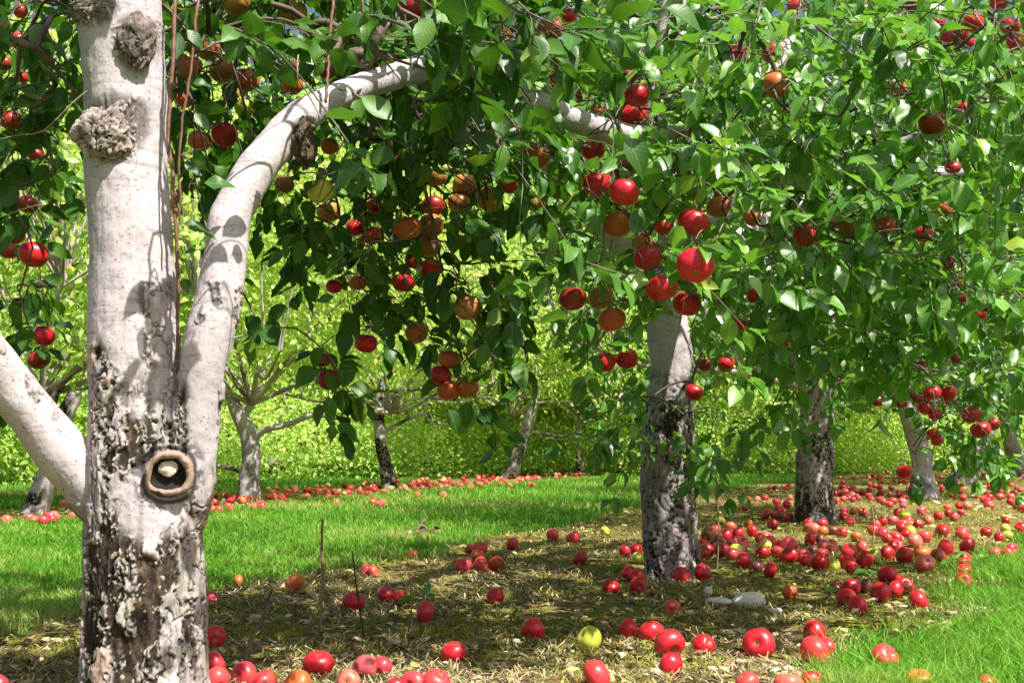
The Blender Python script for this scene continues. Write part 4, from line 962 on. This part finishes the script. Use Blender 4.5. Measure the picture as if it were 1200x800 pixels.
def assign_labels():
    from collections import defaultdict
    g = defaultdict(list)
    for o, x, y, c, k in labelled:
        best = None
        for (x0, y0, x1, y1), ph in REG[k]:
            if x0 <= x < x1 and y0 <= y < y1: best = ph; break
        if best is None:
            best = min(REG[k], key=lambda r: math.hypot(x - (r[0][0] + r[0][2]) / 2, y - (r[0][1] + r[0][3]) / 2))[1]
        g[(k, best, c)].append((o, x, y))
    ordn = ['', 'second', 'third', 'fourth', 'fifth', 'sixth', 'seventh', 'eighth']; num = ['', 'one', 'two', 'three', 'four', 'five', 'six', 'seven', 'eight']
    for (k, ph, c), L in g.items():
        noun = 'apple' if k == 'H' else 'fallen apple'
        xs = [a[1] for a in L]; ys = [a[2] for a in L]; horiz = (max(xs) - min(xs)) >= (max(ys) - min(ys))
        L.sort(key=lambda a: a[1] if horiz else a[2])
        for i, (o, x, y) in enumerate(L):
            if len(L) == 1: s = f'{WORD[c]} {noun} {ph}'
            elif len(L) == 2: s = f"{('left' if horiz else 'upper') if i == 0 else ('right' if horiz else 'lower')} of the two {WORD[c]} {noun}s {ph}"
            else:
                e0, e1 = ('leftmost', 'rightmost') if horiz else ('topmost', 'lowest')
                w_ = e0 if i == 0 else e1 if i == len(L) - 1 else ('middle' if len(L) == 3 else ordn[i] + (' from left' if horiz else ' from top'))
                s = f'{w_} of the {num[len(L)] if len(L) < 9 else "many"} {WORD[c]} {noun}s {ph}'
            o['label'] = ' '.join(s.split()[:16])
            o['group'] = 'apples hanging on the branches' if k == 'H' else 'apples fallen on the mossy strip'
assign_labels()

# ---------------------------------------------------------------- other trees
def crown_variant(seed, rad=(1.9, 1.9, 1.9), cz=2.5, ncl=230, per=70, zmin=0.45, lsize=(.06, .10), spread=.24, mat=None, limbs=9, hole=0.0, shell=True, cone=(1.0, 0.0)):
    """a whole leafy crown round the origin: returns (branch mesh, leaf mesh)"""
    global rng
    keep = rng; rng = np.random.default_rng(seed)
    cl = []
    while len(cl) < ncl:
        q = unit(rng.normal(0, 1, 3)) * rng.uniform(0.25 if shell else 0, 1) ** (1 / 2.2)
        P = q * np.array(rad) * (0.85 + 0.35 * vnoise(np.array([q * 2.2 + seed]), seed)[0]) + [0, 0, cz]
        P[:2] *= cone[0] - cone[1] * P[2] / (cz + rad[2])
        if P[2] < zmin + 0.5 * vnoise(np.array([P * 1.3]), 4)[0]: continue
        cl.append(P)
    cl = np.array(cl)
    sk = []
    for k in range(limbs):
        a = k / limbs * 2 * PI + rng.uniform(-.3, .3); L = rng.uniform(.6, .95); up = rng.uniform(.1, .8)
        pts = np.array([[0, 0, 0.95]] + [[math.cos(a) * rad[0] * L * t, math.sin(a) * rad[1] * L * t, 1.0 + up * cz * .6 * t ** .8] for t in (.3, .6, .95)])
        pts[1:] += rng.normal(0, .08, (3, 3)); sk.append((pts, np.array([.028, .022, .016, .008])))
    S = np.vstack([spline(np.column_stack([p, r]), 16) for p, r in sk]); paths = [(spline(p, 12), np.interp(np.linspace(0, 1, 12), [0, .33, .66, 1], r)) for p, r in sk]
    for c in cl[: int(ncl * .8)]:
        j = np.argmin(np.linalg.norm(S[:, :3] - c, axis=1)); p0 = S[j, :3]; mid = (p0 + c) / 2 + rng.normal(0, .07, 3) + [0, 0, .06]
        q = spline([p0, mid, c], 7); paths.append((q, np.linspace(.014, .004, 7)))
    V, Q, T = tubes(paths, 5)
    mb = make_mesh('branches', V, [Q], True, None, M_pale)
    n = ncl * per; ci = np.repeat(np.arange(ncl), per)
    P = cl[ci] + rng.normal(0, 1, (n, 3)) * spread * np.array([1, 1, .75])
    P = P[P[:, 2] > zmin * 0.6]; n = len(P)
    out = unit(P - np.array([0, 0, cz])); D = unit(out * .5 + rng.normal(0, .7, (n, 3)) + [0, 0, -.35]); N_ = rng.normal(0, .5, (n, 3)) + out * .7 + [0.1, -.1, .7]
    V, Tt, A = leaf_cloud(P, D, N_, rng.uniform(*lsize, n), .6, False, False)
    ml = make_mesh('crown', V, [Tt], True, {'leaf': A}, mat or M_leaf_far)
    rng = keep
    return mb, ml
FAR = [crown_variant(1, rad=(2.1, 2.1, 2.2), cz=2.35, ncl=330, per=80, zmin=.12, cone=(1.45, .95)), crown_variant(2, rad=(2.3, 2.1, 2.1), cz=2.2, ncl=330, per=80, zmin=.12, cone=(1.45, .95)), crown_variant(3, rad=(2.2, 2.2, 2.3), cz=2.45, ncl=330, per=80, zmin=.12, cone=(1.45, .95))]
FARTOP = [crown_variant(31 + k, rad=(2.1, 2.1, 1.7), cz=2.7, ncl=210, per=75, zmin=1.15, limbs=11) for k in range(2)]
FARG = crown_variant(4, rad=(1.7, 1.7, 1.7), cz=2.2, mat=M_leaf_gold)
def far_tree(base, trunk_paths, crown, thin=1.0, ptone=.8, *, rot=0, sc_=1.0, label='', group='apple trees of the far row', vox=0.012, rough=None, seed=1, amp=1.0, zs=1.0, crown_dx=0, cell=1.5):
    base = np.array(base, float); base[2] = 0; trunk_paths = [(p, q * thin) for p, q in trunk_paths]
    t = empty('apple_tree', base, label, 'tree', group)
    if trunk_paths:
        link('trunk', trunk_mesh(trunk_paths, vox, base=base, rough_fn=rough, seed=seed, amp=amp * .8, cell=cell, smooth=2, ptone=ptone), t)
    b = link('branches', crown[0], t); c = link('crown', crown[1], t)
    for o in (b, c):
        o.rotation_euler = (0, 0, rot); o.scale = (sc_, sc_, sc_ * zs); o.location = (crown_dx, 0, 0)
    return t
def simple_trunk(base, h=1.3, r=.12, lean=(0, 0)):
    b = np.array(base, float)
    P = np.array([[b[0], b[1], -.05], [b[0], b[1], .1], [b[0] + lean[0] * .5, b[1] + lean[1] * .5, h * .55], [b[0] + lean[0], b[1] + lean[1], h], [b[0] + lean[0] * 1.3, b[1] + lean[1], h * 1.6]])
    return [(P, np.array([r * 1.35, r * 1.1, r * .9, r * .85, r * .5]))]
def rmix(lo, hi, seed):
    return lambda P: sstep(.42, .58, fbm(P * 7, 3, seed)) * (1 - sstep(lo, hi, P[:, 2])) + .15
# third trunk of the near row
MIDC = crown_variant(21, rad=(2.0, 2.0, 1.6), cz=2.45, ncl=230, per=62, zmin=.95, mat=M_leaf_mid)
b3 = ground_at(956, 612)
Yt = b3[1]
far_tree(b3, [pxpath([(956, 625, 60, Yt), (955, 608, 48, Yt), (954, 570, 43, Yt), (956, 530, 41, Yt), (957, 490, 38, Yt), (960, 440, 36, Yt), (965, 380, 30, Yt), (960, 300, 20, Yt)])], MIDC, 1.0, 1.05, rot=0.4, sc_=1.0, label='third apple tree of the near row with scaly dark and white trunk', group='apple trees of the near row', vox=.008, seed=310, cell=1.2)
b4 = ground_at(1082, 582); Yt = b4[1]
far_tree(b4, [pxpath([(1082, 588, 50, Yt), (1082, 578, 38, Yt), (1082, 560, 30, Yt), (1080, 535, 27, Yt), (1070, 500, 26, Yt), (1055, 450, 20, Yt), (1040, 380, 12, Yt)])], MIDC, .9, .6, rot=2.1, sc_=1.05, label='grey stumpy apple tree trunk behind the lowest hanging apple', group='apple trees of the near row', vox=.012, rough=rmix(.1, .5, 5), seed=320)
b5 = ground_at(1128, 566); Yt = b5[1]
far_tree(b5, [pxpath([(1118, 572, 30, Yt), (1122, 560, 26, Yt), (1138, 535, 24, Yt), (1150, 512, 22, Yt), (1160, 470, 14, Yt)]), pxpath([(1130, 572, 34, Yt), (1136, 556, 28, Yt), (1150, 530, 26, Yt), (1158, 500, 20, Yt), (1150, 440, 12, Yt)])], MIDC, .8, .8, rot=3.6, sc_=1.1, label='twin stemmed apple tree leaning right, far along the near row', group='apple trees of the near row', vox=.014, rough=rmix(.2, .7, 6), seed=330)
b6 = ground_at(1192, 560); Yt = b6[1]
far_tree(b6, [pxpath([(1192, 566, 34, Yt), (1192, 552, 28, Yt), (1188, 530, 24, Yt), (1180, 500, 20, Yt), (1170, 440, 12, Yt)])], MIDC, .8, .8, rot=5.0, sc_=1.1, label='pale apple tree trunk at the right edge far along the near row', group='apple trees of the near row', vox=.016, rough=rmix(.2, .7, 7), seed=340)
# far row
c1 = ground_at(44, 600); Yt = c1[1]
far_tree(c1, [pxpath([(38, 610, 46, Yt), (42, 598, 34, Yt), (52, 570, 32, Yt), (62, 540, 30, Yt), (70, 500, 28, Yt), (90, 460, 20, Yt)]), pxpath([(66, 520, 18, Yt), (62, 470, 12, Yt), (85, 436, 10, Yt), (130, 424, 8, Yt)])], FARTOP[0], .85, .55, rot=.2, label='dark rough apple tree trunk at far left behind the nearest tree', vox=.010, seed=401, rough=rmix(1.0, 2.0, 8))
c2 = ground_at(293, 587); Yt = c2[1]
far_tree(c2, [pxpath([(293, 596, 46, Yt), (293, 584, 34, Yt), (292, 560, 27, Yt), (295, 535, 25, Yt), (291, 508, 24, Yt), (280, 485, 22, Yt), (268, 462, 14, Yt), (255, 430, 8, Yt)]), pxpath([(294, 518, 14, Yt), (310, 504, 9, Yt), (340, 496, 9, Yt), (365, 486, 8, Yt), (385, 488, 6, Yt), (410, 494, 3, Yt)]), pxpath([(284, 490, 9, Yt), (300, 462, 9, Yt), (300, 440, 8, Yt), (312, 428, 5, Yt)]), pxpath([(290, 556, 8, Yt), (270, 548, 6, Yt), (246, 545, 5, Yt)])], FARTOP[1], .85, .8, rot=1.3, label='pale crooked apple tree with a bare white branch reaching right', vox=.009, seed=411, rough=rmix(.1, .8, 9))
c3 = ground_at(457, 573); Yt = c3[1]
far_tree(c3, [pxpath([(458, 580, 34, Yt), (456, 570, 26, Yt), (451, 540, 21, Yt), (445, 510, 19, Yt), (445, 470, 16, Yt), (452, 440, 13, Yt), (462, 395, 9, Yt)]), pxpath([(448, 470, 10, Yt), (475, 458, 8, Yt), (500, 455, 6, Yt)]), pxpath([(447, 508, 8, Yt), (470, 495, 6, Yt), (495, 485, 7, Yt), (512, 495, 6, Yt), (530, 498, 5, Yt)])], FARTOP[0], .72, .5, rot=2.5, label='dark slender apple tree trunk in the far row left of centre', vox=.012, seed=421, rough=rmix(1., 2., 10))
c4 = ground_at(600, 560); Yt = c4[1]
far_tree(c4, [pxpath([(594, 566, 34, Yt), (599, 556, 24, Yt), (608, 528, 23, Yt), (618, 498, 20, Yt), (627, 468, 16, Yt), (633, 445, 8, Yt)]), pxpath([(622, 505, 6, Yt), (650, 510, 5, Yt), (680, 512, 4, Yt)])], FARTOP[1], .7, .6, rot=3.1, sc_=1.05, label='grey apple tree trunk leaning right at the end of the far row', vox=.014, seed=431, rough=rmix(.5, 1.2, 11))
c5 = ground_at(680, 557); Yt = c5[1]
far_tree(c5, [pxpath([(680, 563, 16, Yt), (680, 550, 13, Yt), (679, 520, 12, Yt), (678, 480, 9, Yt)])], FARTOP[0], .8, .6, rot=4.1, label='thin grey straight apple tree trunk left of the middle trunk', vox=.016, seed=441, rough=rmix(.5, 1.2, 12))
c6 = ground_at(736, 555); Yt = c6[1]
far_tree(c6, [pxpath([(738, 560, 13, Yt), (736, 545, 10, Yt), (729, 518, 9, Yt), (720, 495, 8, Yt), (712, 470, 6, Yt)])], FARTOP[1], .8, .8, rot=5.1, label='thin whitish crooked apple tree beside the middle trunk, far off', vox=.016, seed=451, rough=rmix(.1, .5, 13))
ROW3 = [(-9.5, 17, 'dense green apple tree far back at the left edge', 0), (-6.6, 19.5, 'green apple tree behind the nearest trunk, far back', 1), (-4.4, 23, 'light green apple tree behind the pale crooked one', 2), (-1.8, 25.5, 'bushy light green apple tree at the back left of centre', 0), (0.9, 24.5, 'apple tree with yellowing leaves at the back centre', 3), (3.3, 27.5, 'low green apple tree behind the middle trunk', 1), (5.4, 24, 'pale green apple tree behind the gap right of the middle trunk', 2), (8.4, 27, 'green apple tree behind the third trunk', 0), (11.5, 29, 'green apple tree at the back right', 1), (14, 25, 'dense green apple tree at the right edge far back', 2), (-12, 25, 'tall green apple tree in the far left background', 2), (-3.2, 31, 'tall green tree behind the back rows, left', 1), (3.0, 34, 'tall green tree behind the back rows, centre', 0), (9, 36, 'tall green tree behind the back rows, right', 2), (-9, 32, 'tall green tree behind the back rows, far left', 0), (17, 34, 'tall green tree behind the back rows, far right', 1)]
for k, (x, y, lab, v) in enumerate(ROW3):
    cr = FARG if v == 3 else FAR[v]
    s = 1.15 + .1 * (k % 3) if k < 10 else 1.9
    far_tree((x, y, 0), simple_trunk((x, y, 0), 1.4 * s, .12 * s, (random.uniform(-.3, .3), 0)), cr, 1.0, .6, rot=k * 1.37, sc_=s, label=lab, group='apple trees of the back rows', vox=.03, seed=500 + k, rough=rmix(.3, 1, 14), zs=1.05)

# ---------------------------------------------------------------- small things on the ground
def stone(px, py, wpx, hpx, name, label, seed, depth=.7, mat=None):
    P = ground_at(px, py); Y = P[1]; rx = wpx / 2 * Y / F
    n = 24; u = np.linspace(0, PI, n); v = np.linspace(0, 2 * PI, 2 * n, endpoint=False); U, Vv = np.meshgrid(u, v, indexing='ij')
    D = np.stack([np.sin(U) * np.cos(Vv), np.sin(U) * np.sin(Vv), np.cos(U)], -1).reshape(-1, 3)
    k = 1 + .45 * (fbm(D * 1.6 + seed, 3, seed) - .5)
    V = D * k[:, None] * np.array([rx, rx * depth, hpx * Y / F * .55]); V = V + (fbm(D * 7 + seed, 3, seed + 1) - .5)[:, None] * rx * .12
    V[:, 2] = np.minimum(V[:, 2], hpx * Y / F * .42 + (fbm(D * 4, 2, seed) - .5) * .006)
    W = 2 * n; i = np.arange(n - 1)[:, None] * W; j = np.arange(W)[None]; kk = (j + 1) % W
    Q = np.stack([i + j, i + W + j, i + W + kk, i + kk], -1).reshape(-1, 4)
    P[2] = .012
    return tag(link(name, make_mesh(name, V, [Q], True, None, mat or M_stone), None, P), label, 'stone')
stone(878, 708, 38, 22, 'stone', 'large flat white stone on the moss below the middle trunk', 3)
stone(843, 708, 30, 9, 'stone', 'narrow white stone touching the large white one', 5)
stone(909, 719, 17, 6, 'stone', 'small white stone right of the large white one', 8)
stone(830, 697, 10, 14, 'stone', 'small upright pale stone above the narrow white one', 11)
for k, (a, b, c, d, l) in enumerate([(855, 746, 14, 8, 'small pale pebble left of the large lone red apple'), (866, 780, 12, 7, 'pale pebble near the bottom below the lone apple'), (834, 789, 16, 9, 'pale chip at the bottom below the front row'), (768, 793, 18, 13, 'pale lump at the bottom edge under the front row'), (605, 756, 14, 9, 'pale pebble in straw below the lone middle apple'), (463, 757, 18, 10, 'pale chip left of the lone bottom centre apple'), (299, 727, 18, 10, 'pale chip near the black bent twig'), (1024, 706, 13, 6, 'pale chip between the two halves of the right cluster'), (1058, 714, 15, 5, 'pale flake below the right cluster'), (1116, 706, 11, 13, 'small bluish grey stone at the edge of the tall grass')]):
    stone(a, b, c * .75, d * .7, 'pebble', l, 20 + k, mat=M_chip)['group'] = 'pale chips on the bare strip'

def twig(name, L, label, mat, branches=()):
    P, r = pxpath(L); P[0, 2] = min(P[0, 2], 0.0)
    ps = [(spline(np.column_stack([P, r]), 20)[:, :3], spline(np.column_stack([P, r]), 20)[:, 3])]
    for b in branches:
        q, rr = pxpath(b); ps.append((spline(q, 8), np.interp(np.linspace(0, 1, 8), np.linspace(0, 1, len(rr)), rr)))
    V, Q, T = tubes(ps, 6, True)
    b0 = P[0].copy()
    return tag(link(name, make_mesh(name, V - b0, [Q, T], True, None, mat), None, b0), label, 'twig')
M_stalk = plain('dry_stalk', (0.32, 0.23, 0.13)); M_black = plain('black_twig', (0.04, 0.03, 0.025))
yy = ground_at(377, 742)[1]
twig('dry_stalk', [(376, 755, 3.5, yy), (376, 710, 3.5, yy), (379, 680, 4.5, yy), (377, 645, 3.5, yy), (378, 608, 3, yy)], 'tall thin dry stalk standing upright at the lawn edge', M_stalk, [[(379, 690, 2.5, yy), (388, 691, 2.5, yy), (397, 688, 2, yy)]])
yy = ground_at(284, 795)[1]
twig('bent_twig', [(281, 812, 3.5, yy), (285, 780, 4, yy), (297, 745, 4, yy), (310, 722, 3.5, yy), (314, 705, 3, yy), (319, 690, 2.5, yy)], 'black bent twig rising beside the fallen apples near the white trunk', M_black)
yy = ground_at(427, 748)[1]
twig('thin_twig', [(427, 750, 2, yy), (422, 715, 2, yy), (418, 690, 2, yy), (413, 645, 1.5, yy)], 'thin dark twig behind a fallen apple at the lawn edge', M_black)
yy = ground_at(482, 742)[1]
twig('thin_stalk', [(482, 745, 2, yy), (482, 700, 2, yy), (480, 672, 1.5, yy)], 'short pale stalk standing left of the centre straw', M_stalk)
for a, y0, y1, l in [(840, 668, 570, 'thin weed stalk just right of the middle trunk'), (755, 700, 640, 'thin dry stalk at the left foot of the middle trunk'), (1022, 640, 590, 'thin stalk among apples right of the third trunk')]:
    yy = ground_at(a, y0)[1]; twig('weed_stalk', [(a, y0 + 6, 2, yy), (a + 2, (y0 + y1) / 2, 2, yy), (a - 1, y1, 1.5, yy)], l, M_stalk)

def leaf_pile(name, px, py, n, spread, label, mat, cat, size=(.05, .07), up=.02):
    P = ground_at(px, py); b = P.copy(); b[2] = 0
    Pp = np.stack([rng.normal(0, spread, n), rng.normal(0, spread * .7, n), rng.uniform(.008, up, n)], 1)
    D = np.stack([rng.normal(0, 1, n), rng.normal(0, 1, n), rng.uniform(-.05, .35, n)], 1); N_ = rng.normal(0, .5, (n, 3)) + [0, -.2, 1]
    V, T, A = leaf_cloud(Pp, D, N_, rng.uniform(*size, n)); V[:, 2] = np.maximum(V[:, 2], .004)
    return tag(link(name, make_mesh(name, V, [T], True, {'leaf': A}, mat), None, b), label, cat)
M_dead = leaf_material('dead_leaf', (.06, .04, .02), (.22, .16, .09), (.5, .42, .26), .15, .6)
leaf_pile('dead_leaf_clump', 490, 628, 22, .05, 'clump of curled dead leaves lying on the lawn', M_dead, 'dead leaves', up=.07)
leaf_pile('leaf', 965, 697, 2, .008, 'single green leaf lying on the moss right of the orange apple', M_leaf2, 'leaf')
leaf_pile('leaf_sprig', 1022, 680, 5, .03, 'green leaves beside the apple cluster on the right', M_leaf2, 'leaves', up=.04)
leaf_pile('leaf_sprig', 1112, 664, 5, .03, 'light green leaves left of the apple column', M_leaf2, 'leaves', up=.05)
leaf_pile('leaf_sprig', 1142, 662, 4, .025, 'pale green leaves right of the apple column', M_leaf2, 'leaves', up=.05)
leaf_pile('leaf_sprig', 489, 708, 5, .04, 'pale green leaves in the straw by a fallen apple', M_leaf2, 'leaves', up=.03)
print('objects', len(bpy.data.objects))

# ---------------------------------------------------------------- the far thicket that closes the view
def thicket():
    n = 150000
    X = rng.uniform(-42, 46, n); Y = rng.uniform(29, 40, n); Z = rng.uniform(0, 1, n) ** 0.8
    top = 5.5 + 2.5 * fbm(np.stack([X * .35, Y * .35, X * 0], 1), 3, 900); P = np.stack([X, Y, Z * top], 1)
    P += (np.stack([fbm(P * .9, 2, 901), fbm(P * .9, 2, 902), fbm(P * .9, 2, 903)], 1) - .5) * 2.6
    g = fbm(P * .8, 2, 905) > .43; P = P[g]; P[:, 2] = np.abs(P[:, 2]); n = len(P)
    V, T, A = leaf_cloud(P, rng.normal(0, 1, (n, 3)) + [0, -.3, -.3], rng.normal(0, .6, (n, 3)) + [.2, -.3, .8], rng.uniform(.14, .26, n), .6, False, False)
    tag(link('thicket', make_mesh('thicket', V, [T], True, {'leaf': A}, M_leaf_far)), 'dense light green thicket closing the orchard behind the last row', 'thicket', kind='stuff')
thicket()

def undergrowth():
    n = 70000
    u = rng.uniform(-1, 1, n); X = -3 + u * 14; Y0 = np.interp(X, [-14, -6, 0, 8, 12], [15.5, 16.6, 21.5, 23.5, 24]); Y = Y0 + rng.uniform(0, 2.2, n)
    hh = .5 + 1.6 * fbm(np.stack([X * .8, Y * .5, X * 0], 1), 3, 950); P = np.stack([X, Y, rng.uniform(0, 1, n) ** .8 * hh * (1 - .3 * np.abs(Y - Y0 - 1.2))], 1)
    g = fbm(P * 1.7, 2, 951) > .40; P = P[g]; n = len(P)
    V, T, A = leaf_cloud(P, rng.normal(0, 1, (n, 3)) + [0, -.4, .2], rng.normal(0, .5, (n, 3)) + [.2, -.6, .8], rng.uniform(.06, .11, n), .55, False, False)
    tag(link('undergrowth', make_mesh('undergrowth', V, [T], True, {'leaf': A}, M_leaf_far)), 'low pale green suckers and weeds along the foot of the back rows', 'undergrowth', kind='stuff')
undergrowth()
